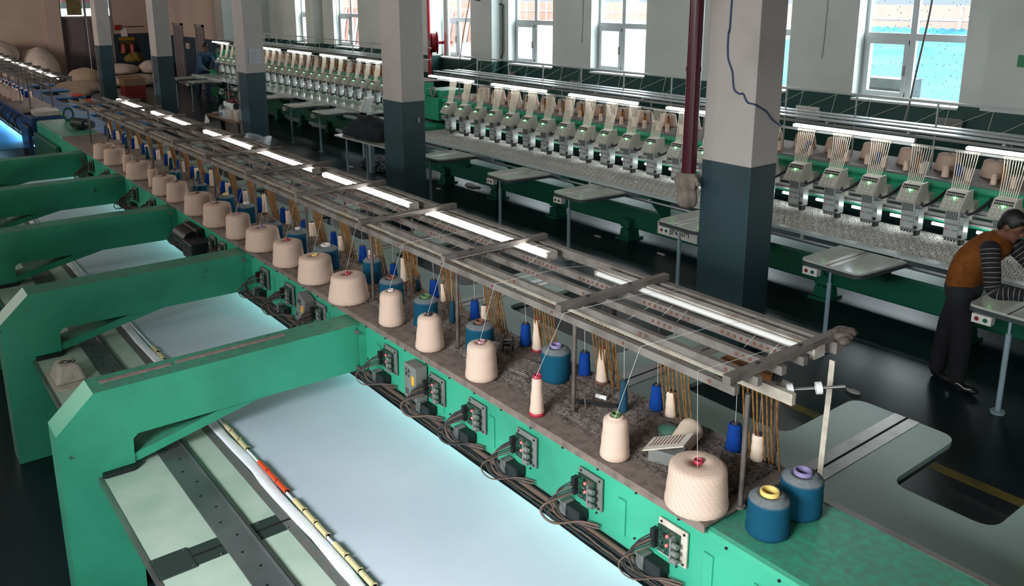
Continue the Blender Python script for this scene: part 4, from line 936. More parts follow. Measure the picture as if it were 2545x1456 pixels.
# ------------------------------------------------------------------ blue machine farther down the same row
BXE = -16.2
blue = thing('embroidery_machine', 'blue embroidery machine at the far left in line behind the green one', 'embroidery machine', (-23, 2.7, 0))
back_machine(blue, -31.5, BXE, G['blue'], G['bluet'], [(-17.9, -17.2), (-19.9, -19.2), (-21.7, -21.0), (-23.5, -22.8), (-25.3, -24.6), (-27.1, -26.4)])
CBX2 = [-17.1 - .984 * k for k in range(14)]
thread_frame(blue, -31.2, -17.0, CBX2, [-17.3 - .99 * k for k in range(13)], [(-18.6, -17.2, 1), (-20.2, -18.8, 1), (-21.8, -20.4, 1), (-23.4, -22.0, 1), (-25.0, -23.6, 1), (-26.6, -25.2, 1), (-28.2, -26.8, 1)], (-17.3, .475, 28), far=True)
def bp(name, b, m, **k): return wpart(name, b, m, blue, **k)
b = MB(); b.box(-31.2, -16.8, 2.384, 2.985, 1.285, 1.30); bp('tray', b, G['tray'])
b = MB(); b.box(-16.95, -16.22, 2.34, 2.405, .4, 1.12); bp('end_plate', b, G['blue'], bev=.02)
b = MB(); b.box(BXE, BXE + .012, 2.5, 2.95, 1.0, 1.22, 0); o = bp('name_plate', b, G['plate'])
q = link('lettering', text_mesh('3', .2, G['black']), o, (BXE + .014, 2.82, 1.11)); q.rotation_euler = (pi / 2, 0, pi / 2)
b = MB(); b.box(-16.75, -16.3, 2.5, 2.9, 1.272, 1.35); b.box(-17.1, -16.7, 2.6, 2.85, 1.302, 1.33); bp('junction_cover', b, G['plate'], bev=.01)
b = MB()
for q in range(40):
    x = -17.2 - .28 * q; pts = [(x, 2.40, 1.2), (x - .05, 2.34 - RND.random() * .06, 1.1 + RND.uniform(-.1, .1)), (x + .06, 2.33, .98), (x + .02, 2.38, .86)]
    b.tube(smoothp(pts, 4), .012, 5)
bp('board_cables', b, G['rubber'], kind='stuff')
b = MB(); b.box(-31, -16.3, 1.45, 2.45, .755, .77); b.box(-31, -16.3, .8, 1.44, .735, .757)
tag(obj('fabric_sheet', b, G['bluef']), 'glossy bright blue fabric sheet under the blue machine at the left edge', 'fabric')
for k in range(8):
    b = MB(); b.cyl((-30.5 + 1.8 * k, 2.5, .915), (-29.0 + 1.8 * k, 2.5, .915), .016, n=8); bp('under_light', b, G['ledb'])
NB = 12
for i in range(NB):
    x = -18.75 - .5 * i
    cone('yarn_cone', 'cream yarn cone on the blue machine\'s tray, %s from its near end' % ordw(i + 1), (x, 2.6, TZ + .001), .12 if i % 3 else .1, .1 if i % 3 else .08, .2, G['y_cream'], G['core_wh'], .018, 'cream cones on the blue machine', n=18)
    if i < 8:
        o = link('thread_cone', ms_b, None, (x - .62, 2.86, TZ + .001)); tag(o, 'royal blue thread cone on the blue machine\'s tray, %s from its near end' % ordw(i + 1), 'thread cone', 'blue cones on the blue machine')
        o = link('thread_cone', ms_w, None, (x - .45, 2.9, TZ + .001)); tag(o, 'small cream thread cone on the blue machine\'s tray, %s from its near end' % ordw(i + 1), 'thread cone', 'small cream cones on the blue machine')
def heap(name, lab, cat, c, r, m, seed, wr=.12, flat=True, n=30, rz=0, group=None, tie=0):
    rd = random.Random(seed); ks = [(rd.uniform(2, 9), rd.uniform(2, 9), rd.uniform(0, 6), rd.uniform(.3, 1)) for _ in range(7)]
    b = MB(); b.ball((0, 0, 0), 1.0, n); vs = []
    for (x, y, z) in b.v:
        d = sum(a * sin(k1 * x + k2 * y + ph + 3 * z) for k1, k2, ph, a in ks) / 4
        w = 1 + wr * d
        zz = z * w
        if flat: zz = max(zz, -.55) + .55
        vs.append((x * w * r[0], y * w * r[1], zz * r[2] / (1.55 if flat else 1)))
    b.v = vs; o = obj(name, b, m, None, c); o.rotation_euler = (0, 0, rz); return tag(o, lab, cat, group)
m_red = mat('orange_red_cloth', '#c9402a', .8, bump=.4, bscale=20)
for i, (x, y) in enumerate([(-23.0, 4.5), (-21.6, 4.45), (-19.45, 4.3)]):
    heap('folded_cloth', 'orange-red cloth bundle on a blue side table, %s from the far end' % ordw(i + 1), 'cloth', (x, y, .873), (.3, .14, .06), m_red, 30 + i)

# ------------------------------------------------------------------ things on and by the columns
b = MB(); b.cyl((-5.155, 6.165, 1.5), (-5.155, 6.165, CEIL - .01), .068, n=20)
for z in (2.6, 4.2): b.cyl((-5.155, 6.165, z), (-5.155, 6.165, z + .04), .074, n=20)
tag(obj('drain_pipe', b, mat('maroon_pipe', '#4a1526', .3)), 'maroon vertical pipe beside the nearest column, its lower end wrapped in cloth', 'pipe')
t = thing('cloth_wrap', 'grey cotton sack tied around the lower end of the maroon pipe', 'sack', (-5.155, 6.165, 1.32))
b = MB()
prof = [(.0001, 0), (.05, .0), (.082, .03), (.092, .09), (.088, .14), (.084, .175), (.10, .205), (.122, .25), (.118, .29), (.09, .325), (.072, .34)]
b.lathe(prof, n=26); b.v = [(x * (1 + .13 * sin(5 * math.atan2(y, x) + z * 9)), y * (1 + .13 * sin(5 * math.atan2(y, x) + z * 9)), z) for x, y, z in b.v]
mc = mat('grey_cotton', '#8d8378', .9, col2='#776d63', scale=12, bump=.5, bscale=40)
obj('bag', b, mc, t)
b = MB(); b.ball((.10, -.05, .25), (.03, .03, .035), 12); b.ball((.12, -.04, .285), (.028, .02, .03), 10); b.ball((.115, -.06, .225), (.018, .02, .03), 10); b.ball((.135, -.03, .255), (.02, .02, .03), 10); obj('knot', b, mc, t)
pts = [(-4.85, 6.243, CEIL - .02), (-4.84, 6.243, 3.2), (-4.855, 6.243, 2.95), (-4.845, 6.243, 2.74), (-4.79, 6.243, 2.62), (-4.76, 6.243, 2.47), (-4.70, 6.243, 2.43), (-4.66, 6.243, 2.435), (-4.63, 6.243, 2.39), (-4.60, 6.243, 2.36), (-4.523, 6.243, 2.35), (-4.523, 6.36, 2.30), (-4.523, 6.42, 2.27), (-4.523, 6.5, 2.20), (-4.523, 6.64, 2.13)]
b = MB(); b.tube(smoothp(pts, 4), .008, 6); tag(obj('blue_cable', b, mat('blue_cable', '#2c4468', .5)), 'loose blue cable running down the face of the nearest column', 'cable')
b = MB(); b.box(-16.326, -16.322, 6.325, 6.55, 1.97, 2.24, 0)
for i in range(17): b.box(-16.3222, -16.3212, 6.345 if i else 6.41, 6.53 if (i % 5) and i else 6.47, 2.222 - .0145 * i - (.008 if i else 0), 2.2265 - .0145 * i - (.008 if i else 0), 1)
tag(obj('notice', b, [mat('white_paper', '#c9cbd2', .8), G['psu']]), 'sheet of paper with printed lines pasted on the third column', 'notice')
b = MB(); b.box(-10.475, -10.468, 6.5, 6.53, 1.48, 1.55); tag(obj('label_sticker', b, G['wsteel']), 'small white label stuck low on the blue part of the second column', 'label')
# window wall fittings
def wbox(name, lab, cat, x, y, z, w, h, m, d=.05):
    b = MB(); b.box(-w / 2, w / 2, -d, 0, -h / 2, h / 2); return tag(obj(name, b, m, None, (x, y, z), bev=.006), lab, cat)
WY = YW
o = wbox('switch_board', 'white multi-switch board on the dark green wall right of the nearest column', 'switch board', -7.75, WY, 1.43, .42, .22, G['white'])
b = MB()
for i in range(5): b.box(-.17 + .07 * i, -.12 + .07 * i, -.056, -.05, -.03, .06)
obj('switch', b, G['psu'], o)
o = wbox('socket_box', 'grey socket box with a round outlet under the rightmost window', 'socket', -5.51, WY, 1.47, .34, .26, G['psu'], .09)
b = MB(); b.cyl((-.07, -.095, -.04), (-.07, -.089, -.04), .05, n=16); obj('outlet', b, G['black'], o)
o = wbox('socket_box', 'small grey socket box on the green wall below the black conduit', 'socket', -15.3, WY, 1.43, .22, .26, G['psu'], .08)
b = MB(); b.cyl((-.05, -.085, .0), (-.05, -.079, .0), .035, n=14); obj('outlet', b, G['black'], o)
wbox('switch_plate', 'white switch plate on the green wall under the red hose reel', 'switch board', -18.45, WY - .3, 1.5, .26, .3, G['white'])
wbox('switch_plate', 'pale switch plate on the green wall between the two middle windows', 'switch board', -13.2, WY, 1.42, .36, .2, G['psu'])
b = MB(); b.box(-4.66, -4.16, -.03 + 11.8, 11.8, 2.37, 2.52); o = tag(obj('exit_sign', b, mat('green_sign', '#157a4d', .4, emit=(.01, .12, .06, 1), estr=.1)), 'green exit sign with white letters at the right edge of the window wall', 'sign')
q = link('lettering', text_mesh('EXIT', .13, G['white']), o, (-4.41, 11.768, 2.445)); q.rotation_euler = (pi / 2, 0, 0)
def wire(name, lab, cat, pts, r, m, nn=4):
    b = MB(); b.tube(smoothp(pts, nn), r, 6); return tag(obj(name, b, m), lab, cat)
wire('conduit', 'black conduit running down the wall left of the fourth window', 'conduit', [(-17.0, WY - .32, 3.25), (-16.3, WY - .33, 3.14), (-15.72, WY - .06, 3.05), (-15.68, WY - .04, 2.9), (-15.68, WY - .04, 2.05), (-15.72, WY - .04, 1.9), (-15.82, WY - .04, 1.76)], .014, G['black'])
wire('conduit', 'thin white conduit ending midway down the wall between fourth and fifth windows', 'conduit', [(-13.05, WY - .02, CEIL - .1), (-13.05, WY - .02, 3.2), (-13.07, WY - .02, 2.3)], .014, m_wup, 2)
wire('conduit', 'thin white conduit ending midway down the wall left of the rightmost window', 'conduit', [(-7.58, WY - .02, CEIL - .1), (-7.58, WY - .02, 3.2), (-7.60, WY - .02, 2.3)], .014, m_wup, 2)
wire('conduit', 'thin conduit with a small ring between the two leftmost windows', 'conduit', [(-23.9, WY - .02, CEIL - .1), (-23.9, WY - .02, 3.2), (-23.9, WY - .02, 2.45)], .014, m_wup, 2)
wire('hanging_cable', 'grey cable hanging in front of the rightmost window', 'cable', [(-5.72, 11.6, 4.2), (-5.74, 11.6, 3.2), (-5.8, 11.6, 2.6), (-5.86, 11.6, 2.1), (-5.92, 11.6, 1.5)], .014, G['psu'])
wire('hanging_cable', 'grey cable slanting in front of the third window from the left', 'cable', [(-16.3, 11.7, 4.0), (-16.45, 11.7, 3.2), (-16.75, 11.7, 2.3), (-16.95, 11.7, 1.5)], .01, G['psu'])
b = MB(); b.cyl((-18.25, 11.72, .1), (-18.25, 11.72, CEIL - .02), .04, n=12); tag(obj('red_pipe', b, mat('red_pipe_paint', '#b5212f', .4)), 'thin red vertical pipe behind the hose reel', 'pipe')
b = MB(); b.cyl((-17.72, 11.9, 1.8), (-17.72, 11.9, CEIL - .02), .075, n=16); tag(obj('white_pipe', b, G['white']), 'white vertical pipe between the hose reel and a window', 'pipe')
t = thing('hose_reel', 'red fire hose reel with a pale blue hub on the window wall', 'hose reel', (-17.8, 11.55, 2.12))
ax = Vector((-.45, -.89, 0)).normalized(); Rr = ax.to_track_quat('Z', 'Y').to_matrix()
m_reel = mat('red_reel', '#b01f30', .4)
b = MB(); b.lathe([(.0001, .09), (.2, .085), (.27, .10), (.275, .085), (.1, .07), (.1, -.07), (.275, -.085), (.27, -.10), (.0001, -.09)], n=32, R=Rr); obj('drum', b, m_reel, t)
b = MB()
pts = [Rr @ Vector((.21 * cos(a), .21 * sin(a), -.06 + .12 * (a / (2 * pi * 5)))) for a in [i * 2 * pi / 20 for i in range(101)]]
b.tube(pts, .025, 6); b.tube([Rr @ Vector((.21, 0, .06)), Vector((.05, -.1, -.2)), Vector((.06, -.1, -.33))], .025, 6); obj('hose', b, m_reel, t)
b = MB(); b.lathe([(.0001, .125), (.06, .12), (.065, .09)], n=20, R=Rr); obj('hub', b, mat('pale_blue_hub', '#5fa9b8', .4), t)
b = MB(); b.cyl((0, 0, 0), (.0, .55, 0), .04, n=10); obj('wall_bracket', b, m_reel, t)
# far end: sacks, bales, cartons, fire point
m_sack = mat('white_woven_sack', '#cdbfb6', .75, col2='#b8a89d', scale=5, bump=.4, bscale=9); m_sack2 = mat('cream_sack', '#baa48f', .8, bump=.4, bscale=12)
heap('sack', 'large pale woven sack lying on top of the pile against the far wall', 'sack', (-34.9, 4.15, .86), (1.1, .95, .95), m_sack, 1, .06, group='sacks piled at the far wall')
heap('sack', 'bulging pale woven sack at the right end of the pile by the far wall', 'sack', (-34.9, 5.65, .0), (1.1, .72, 1.45), m_sack, 2, .05, group='sacks piled at the far wall')
heap('sack', 'pale sack at the left edge of the photo, under the topmost sack', 'sack', (-34.9, 3.9, 0), (1.2, 1.0, .85), m_sack, 3, .04, group='sacks piled at the far wall')
heap('sack', 'cream pillow-shaped sack lying in front of the big pale sacks', 'sack', (-33.1, 4.6, 0), (.6, .6, .8), m_sack2, 4, .06, group='sacks piled at the far wall')
heap('sack', 'long cream sack lying at the foot of the grey double door', 'sack', (-33.9, 6.95, 0), (.6, .62, .72), m_sack2, 5, .07, group='sacks piled at the far wall')
heap('sack', 'slumped beige sack on the floor in front of the grey double door', 'sack', (-32.5, 6.4, 0), (.65, .85, .40), m_sack2, 6, .10, group='sacks piled at the far wall')
heap('sack', 'crumpled cloth bundle by the foot of the farthest column', 'sack', (-30.8, 6.0, 0), (.7, .5, .42), m_sack2, 7, .15, group='sacks piled at the far wall')
heap('fabric_bale', 'white fabric bale on top of the stack between the two farthest columns', 'fabric bale', (-34.3, 8.3, .43), (.9, .62, .34), m_sack, 11, .07, group='bales at the far wall')
heap('fabric_bale', 'rounded white bale at the right of the stack between the two farthest columns', 'fabric bale', (-33.9, 9.35, .43), (.6, .5, .45), m_sack, 12, .08, group='bales at the far wall')
heap('fabric_bale', 'long white bale at the bottom of the stack between the two farthest columns', 'fabric bale', (-33.8, 8.7, 0), (.9, 1.1, .42), m_sack, 13, .07, group='bales at the far wall')
heap('yellow_cloth', 'mustard yellow cloth crumpled on top of the white bales', 'cloth', (-35.3, 9.1, .75), (.35, .35, .35), mat('mustard', '#6f5c22', .9, bump=.5, bscale=20), 14, .2)
t = thing('carton', 'brown cardboard carton standing on a maroon crate between the far columns', 'carton', (-29.5, 7.45, 0))
b = MB(); b.box(-.3, .3, -.32, .32, 0, .42); obj('crate', b, G['dred'], t); b = MB(); b.box(-.3, .3, -.33, .33, .421, .66); b.box(-.31, -.29, -.36, .36, .62, .7); obj('box', b, mat('cardboard', '#8c6a50', .8), t)
t = thing('stool', 'small black stool on the floor beside the maroon crate', 'stool', (-27.6, 7.9, 0))
b = MB(); b.box(-.2, .2, -.2, .2, .3, .34); obj('seat', b, G['black'], t)
for dx in (-.16, .16):
    for dy in (-.16, .16): b = MB(); b.box(dx - .015, dx + .015, dy - .015, dy + .015, 0, .3); obj('leg', b, G['black'], t)
wx = -36.5
b = MB(); b.box(wx, wx + .08, 8.76, 8.96, 1.92, 2.12); tag(obj('alarm_box', b, mat('red_box', '#8e1a1e', .5)), 'small red fire alarm box on the far wall', 'alarm')
b = MB(); b.box(wx, wx + .02, 8.98, 9.22, 1.6, 1.95); tag(obj('wall_notice', b, G['white']), 'white notice on the far wall above the fire poster', 'notice')
b = MB(); b.box(wx, wx + .02, 8.84, 9.5, .95, 1.66, 0); b.box(wx + .02, wx + .024, 8.86, 9.48, 1.5, 1.64, 1)
for i in range(6): b.add([(wx + .022, 8.88 + .1 * i, .98), (wx + .022, 8.93 + .1 * i, .98), (wx + .022, 9.0 + .1 * i if i < 5 else 9.48, 1.46), (wx + .022, 8.95 + .1 * i, 1.46)], [(0, 1, 2, 3)], 1)
tag(obj('fire_point_board', b, [G['black'], mat('dark_yellow', '#8a6a1e', .6)]), 'black and yellow striped fire point board on the far wall', 'board')
for i, y in enumerate((9.0, 9.33)):
    t = thing('fire_extinguisher', 'red and white fire extinguisher hanging on the %s half of the striped board' % ['left', 'right'][i], 'fire extinguisher', (wx + .12, y, 1.02), 'extinguishers on the fire point board')
    b = MB(); b.lathe([(.0001, 0), (.075, 0), (.08, .02), (.08, .28), (.05, .34), (.025, .36)], n=16); obj('cylinder', b, mat('faded_red', '#a84a52', .5), t) if i == 0 else obj('cylinder', b, bpy.data.materials['faded_red'], t)
    b = MB(); b.box(-.015, .015, -.05, .06, .36, .40); obj('valve', b, G['black'], t)
wire('black_bar', 'short black bar fixed level on the far wall', 'bar', [(wx + .03, 9.1, 2.06), (wx + .03, 9.4, 2.04), (wx + .03, 9.85, 2.05)], .015, G['black'])
b = MB(); b.box(-32.3, -31.95, 10.15, 10.2, 1.35, 1.55); tag(obj('switch_plate', b, G['plate']), 'pale switch plate on the navy wall between the two narrow grey doors', 'switch board')

# ------------------------------------------------------------------ sewing bench, tables and piles in the aisle
t = thing('work_table', 'plain wooden work table with a sewing machine, in front of the seated person', 'table', (-17.8, 6.45, 0))
m_wood = mat('light_wood', '#a08672', .6, col2='#8c735f', scale=6); m_panel = mat('grey_panel', '#6f6a68', .6)
b = MB(); b.box(-.92, .9, -.27, .22, .72, .75); obj('tabletop', b, m_wood, t)
for dx in (-.85, .3):
    b = MB(); b.box(dx - .03, dx + .03, -.25, -.19, 0, .72); obj('leg', b, m_wood, t)
b = MB(); b.box(.36, .88, -.24, .2, .02, .72); obj('side_panel', b, m_panel, t); b = MB(); b.box(-.88, .3, .12, .16, .15, .72); obj('back_panel', b, G['black'], t)
t = thing('sewing_machine', 'white and maroon sewing machine on the wooden work table', 'sewing machine', (-18.0, 6.5, .751))
b = MB(); b.box(-.3, .32, -.1, .1, 0, .06); b.box(.16, .30, -.08, .08, .06, .26); b.box(-.28, .30, -.07, .07, .2, .3); b.box(-.28, -.17, -.06, .06, .1, .22); obj('body', b, G['white'], t, bev=.012)
b = MB(); b.cyl((.30, 0, .24), (.35, 0, .24), .07, n=16); obj('handwheel', b, G['black'], t)
b = MB(); b.box(-.1, .25, -.075, .08, .3, .34); b.ball((.1, 0, .34), (.2, .09, .06), 10); obj('cover', b, mat('maroon_cover', '#5a1f2c', .6), t)
b = MB(); b.cyl((-.25, .05, .3), (-.25, .05, .78), .008, n=6); b.cyl((-.25, .05, .78), (.1, .05, .78), .008, n=6); obj('thread_stand', b, G['wsteel'], t)
t = thing('plastic_box', 'white plastic box with a label on the front edge of the work table', 'box', (-17.75, 6.28, .751)); b = MB(); b.box(-.17, .17, -.08, .08, 0, .17); obj('body', b, G['white'], t, bev=.01); b = MB(); b.box(-.12, .02, -.083, -.08, .05, .13); obj('label', b, G['psu'], t)
for i, x in enumerate((-17.42, -17.08)): cone('yarn_cone', 'grey-cream yarn cone on the work table, %s the column' % ['farther from', 'next to'][i], (x, 6.3, .751), .085, .055, .2, G['y_cream2'], G['core_wh'], .02, 'cones on the work table', n=20)
t = thing('kettle', 'small white and grey jug standing behind the plastic box', 'jug', (-18.22, 6.36, .751)); b = MB(); b.lathe([(.0001, 0), (.06, 0), (.065, .05), (.05, .17), (.03, .22), (.0001, .23)], n=16); obj('body', b, G['alu'], t); b = MB(); b.tube(smoothp([(-.05, 0, .17), (-.1, 0, .14), (-.095, 0, .06), (-.06, 0, .04)]), .01, 6); obj('handle', b, G['white'], t)
heap('thread_scraps', 'small heap of red and white thread scraps at the left of the work table', 'scraps', (-18.5, 6.35, .751), (.16, .1, .05), mat('mixed_scraps', '#8d5a50', .9, col2='#cfc6bd', scale=26, bump=.5), 21, .2)
b = MB(); b.lathe([(.0001, 0), (.15, 0), (.17, .03), (.19, .3), (.25, .55), (.30, .70), (.29, .70), (.24, .55), (.18, .3), (.15, .04), (.0001, .03)], n=28)
b.v = [(x * (1 + .10 * sin(3 * math.atan2(y, x) + 5 * z)) * 1.0, y * .7 * (1 + .10 * sin(4 * math.atan2(y, x) - 4 * z)), z + (.04 * sin(2 * math.atan2(y, x) + .8) + .06 if z > .6 else 0)) for x, y, z in b.v]
tag(obj('plastic_bag', b, mat('white_polythene', '#b9bcc0', .45, col2='#9c9fa4', scale=6, bump=.5, bscale=14), None, (-14.95, 5.85, 0)), 'open white plastic sack standing on the floor in front of the third column', 'bag')
t = thing('placard', 'white tilted placard on a thin stand in the aisle left of the work table', 'placard', (-15.05, 5.0, 0)); b = MB(); b.cyl((0, 0, 0), (0, 0, 1.02), .012, n=8); b.cyl((0, 0, 0), (0, 0, .02), .14, n=16); obj('stand', b, G['psu'], t)
b = MB(); b.cb((0, -.02, 1.1), (.2, .008, .19), 0, Matrix.Rotation(.5, 3, 'Y')); obj('board', b, G['white'], t)
t = thing('side_table', 'white table heaped with black cloth beside the second column', 'table', (-13.1, 7.2, 0))
b = MB(); pl = rounded([(-1.0, -.26, .05), (.95, -.2, .05), (.95, .33, .05), (-.9, .33, .05)], .05); b.prism(pl, 'z', .775, .8); obj('tabletop', b, G['tablew'], t)
for dx in (-.8, -.05, .8):
    b = MB(); b.cyl((dx, -.1, 0), (dx, -.1, .775), .02, n=10); b.cyl((dx, -.1, 0), (dx, -.1, .015), .05, n=12); obj('leg', b, G['leg'], t)
m_blk = mat('black_cloth', '#0d0f14', .85, col2='#1b2230', scale=10, bump=.6, bscale=18)
heap('black_cloth', 'heap of black cloth piled on the white table beside the second column', 'cloth', (-13.25, 7.25, .801), (.62, .24, .42), m_blk, 23, .16)
heap('black_cloth', 'black cloth sagging over the left end of the white table', 'cloth', (-13.85, 7.25, .801), (.35, .2, .14), m_blk, 24, .14)
heap('lace_scraps', 'pile of black and white lace offcuts on the floor under the white table', 'scraps', (-14.2, 8.05, 0), (.75, .33, .24), mat('lace_offcuts', '#14161c', .9, col2='#7d7f84', scale=22, lo=.5, hi=.62, bump=.7, bscale=30), 25, .18)
heap('lace_scraps', 'smaller dark heap of lace offcuts near the second column', 'scraps', (-13.3, 8.0, 0), (.4, .3, .22), bpy.data.materials['lace_offcuts'], 26, .18)
t = thing('control_screen', 'pale grey control screen on a post at the end of the far window machine', 'screen', (-14.05, 7.68, 0))
b = MB(); b.box(-.05, .05, -.04, .04, 0, 1.12); obj('post', b, G['leg'], t); R = Matrix.Rotation(radians(-58), 3, 'Z') @ Matrix.Rotation(radians(-24), 3, 'X')
b = MB(); b.cb((-.05, -.03, 1.3), (.32, .06, .30), 0, R); obj('housing', b, G['white'], t, bev=.015); b = MB(); b.cb(Vector((-.05, -.03, 1.3)) + R @ Vector((0, -.032, .01)), (.25, .004, .2), 0, R); obj('display', b, G['psu'], t)
m_fl = mat('white_fluff', '#a9a8a4', .9)
for i, (x, y, r, lab) in enumerate([(-11.92, 8.5, .2, 'crumpled white fabric scrap on the floor under the second side table of the right machine'), (-8.24, 8.0, .06, 'small white scrap on the floor near the right machine\'s feet'), (-12.1, 7.9, .07, 'pale scrap on the floor by the first pale leg beside the second column'), (-3.46, 6.4, .07, 'wisp of white thread on the floor behind the near end of the thread frame'), (-14.75, 7.6, .09, 'crumpled white scrap on the floor below the white table')]):
    heap('fabric_scrap', lab, 'scrap', (x, y, 0), (r, r * .5, .015 + r * .18), m_fl, 40 + i, .3, n=16)
b = MB(); b.cyl((-.06, 0, .015), (.06, 0, .015), .015, n=10); o = tag(obj('paper_tube', b, m_fl, None, (-7.12, 8.05, 0)), 'short white tube lying on the floor left of the nearest column', 'tube')
heap('sewing_bits', 'small red and blue bits lying on the far machine\'s end table', 'bits', (-15.0, 8.25, .862), (.3, .12, .03), mat('mixed_bits', '#a8a8a4', .8, col2='#7a2530', scale=7, lo=.5, hi=.55), 27, .2)

# ------------------------------------------------------------------ people
def remeshed(name, b, m, parent, vox=.011, it=4, label=None):
    o = obj(name, b, m, parent, -Vector(parent.location), label=label)
    r = o.modifiers.new('fuse', 'REMESH'); r.mode = 'VOXEL'; r.voxel_size = vox; r.use_smooth_shade = True
    s = o.modifiers.new('smooth', 'SMOOTH'); s.factor = .5; s.iterations = it
    return o
def chain(b, pts, rs, n=14):
    for i in range(len(pts) - 1): b.cap(pts[i], pts[i + 1], rs[i], rs[i + 1], n)
def hand(b, wrist, d, up, s=1.0, curl=.35):
    w = Vector(wrist); d = Vector(d).normalized(); up = Vector(up); up = (up - d * up.dot(d)).normalized(); sd = d.cross(up)
    R = Matrix((sd, d, up)).transposed()
    b.ball(w + d * .045 * s, (.04 * s, .05 * s, .016 * s), 12, R=R)
    for k, (o, L) in enumerate(((-.03, .065), (-.01, .078), (.011, .072), (.03, .055))):
        p = w + d * .085 * s + sd * o * s; q = p + (d - up * curl * .5).normalized() * L * .5 * s; e = q + (d - up * curl * 1.4).normalized() * L * .5 * s
        b.cap(p, q, .0095 * s, .009 * s, 8); b.cap(q, e, .009 * s, .0075 * s, 8)
    p = w + d * .03 * s - sd * .03 * s; q = p + (d * .6 - sd * .8).normalized() * .035 * s; e = q + (d - sd * .25 - up * .3).normalized() * .03 * s
    b.cap(p, q, .012 * s, .010 * s, 8); b.cap(q, e, .010 * s, .008 * s, 8)
def head(b, hb, c, fwd, up, s=1.0):
    c = Vector(c); f = Vector(fwd).normalized(); u = Vector(up); u = (u - f * u.dot(f)).normalized(); r = f.cross(u); R = Matrix((r, f, u)).transposed()
    b.ball(c + u * .015 * s, (.074 * s, .092 * s, .105 * s), 20, R=R)
    b.ball(c + f * .03 * s - u * .055 * s, (.056 * s, .06 * s, .062 * s), 16, R=R)
    b.ball(c + f * .07 * s - u * .098 * s, (.024 * s, .022 * s, .018 * s), 10, R=R)
    b.cap(c + f * .088 * s + u * .01 * s, c + f * .108 * s - u * .03 * s, .009 * s, .015 * s, 8)
    b.ball(c + f * .088 * s - u * .062 * s, (.026 * s, .012 * s, .010 * s), 10, R=R)
    b.ball(c + f * .078 * s + u * .03 * s, (.05 * s, .02 * s, .012 * s), 10, R=R)
    for sg in (-1, 1): b.ball(c + r * .077 * s * sg - u * .012 * s - f * .005 * s, (.011 * s, .022 * s, .034 * s), 10, R=R)
    if hb is not None:
        hb.ball(c + u * .04 * s - f * .018 * s, (.086 * s, .10 * s, .098 * s), 20, R=R)
        hb.ball(c - f * .06 * s - u * .02 * s, (.068 * s, .05 * s, .075 * s), 14, R=R)
        hb.ball(c + f * .055 * s + u * .095 * s, (.066 * s, .045 * s, .035 * s), 12, R=R)
        for sg in (-1, 1): hb.ball(c + r * .072 * s * sg + f * .0 + u * .03 * s, (.014 * s, .04 * s, .04 * s), 10, R=R)
    return R
def eyes(parent, c, fwd, up, s=1.0):
    c = Vector(c); f = Vector(fwd).normalized(); u = Vector(up); u = (u - f * u.dot(f)).normalized(); r = f.cross(u)
    for sg in (-1, 1):
        b = MB(); b.ball(c + r * .031 * s * sg + f * .085 * s + u * .004 * s, (.011 * s, .011 * s, .006 * s), 10); wpart('eye', b, G['core_dk'], parent)
        b = MB(); b.cap(c + r * .016 * s * sg + f * .094 * s + u * .031 * s, c + r * .048 * s * sg + f * .085 * s + u * .033 * s, .005 * s, .004 * s, 6); wpart('eyebrow', b, G['hair'], parent)
def shoe(b, ankle, d):
    a = Vector(ankle); d = Vector((d[0], d[1], 0)).normalized(); R = Matrix((Vector((d.y, -d.x, 0)), d, Vector((0, 0, 1)))).transposed()
    b.ball((a.x, a.y, .055), (.045, .06, .055), 12, R=R); b.ball(Vector((a.x, a.y, .038)) + d * .10, (.046, .10, .038), 14, R=R)
G['skin'] = mat('skin', '#6e4a38', .55, col2='#5f3f30', scale=10); G['hair'] = mat('black_hair', '#0d0b0b', .5, bump=.5, bscale=90)
m_vest = mat('rust_knit', '#74441f', .95, col2='#613818', scale=20, bump=.5, bscale=60, spec=.1); m_trs = mat('black_trousers', '#15151a', .9, bump=.2, bscale=14); m_shoe = mat('black_shoe', '#0e1014', .5)
m_str = bpy.data.materials.new('striped_sleeve'); m_str.use_nodes = True
def stripes(m):
    N = m.node_tree.nodes; L = m.node_tree.links; B = N['Principled BSDF']; B.inputs['Roughness'].default_value = .9
    u = N.new('ShaderNodeAttribute'); u.attribute_name = 'band'; mo = N.new('ShaderNodeMath'); mo.operation = 'FRACT'; L.new(u.outputs['Fac'], mo.inputs[0])
    lt = N.new('ShaderNodeMath'); lt.operation = 'LESS_THAN'; lt.inputs[1].default_value = .11; L.new(mo.outputs[0], lt.inputs[0])
    mx = N.new('ShaderNodeMix'); mx.data_type = 'RGBA'; L.new(lt.outputs[0], mx.inputs[0]); mx.inputs[6].default_value = lin('#101015'); mx.inputs[7].default_value = lin('#8f8a84'); L.new(mx.outputs[2], B.inputs['Base Color'])
stripes(m_str)
def sleeve(name, pts, rs, parent, m, step=.036):
    P = smoothp(pts, 10); n = len(P); k = (len(pts) - 1); R2 = []
    for i in range(n):
        t = i / (n - 1) * k; j = min(int(t), k - 1); R2.append(rs[j] + (rs[j + 1] - rs[j]) * (t - j))
    b = MB(); b.tube(P, R2, 18); b.ball(P[0], R2[0], 14); o = wpart(name, b, m, parent)
    at = o.data.attributes.new('band', 'FLOAT', 'POINT'); d = 0; vals = []
    for i in range(n):
        if i: d += (P[i] - P[i - 1]).length
        vals += [d / step] * 18
    while len(vals) < len(o.data.vertices): vals.append(.5)
    at.data.foreach_set('value', vals[:len(o.data.vertices)]); return o
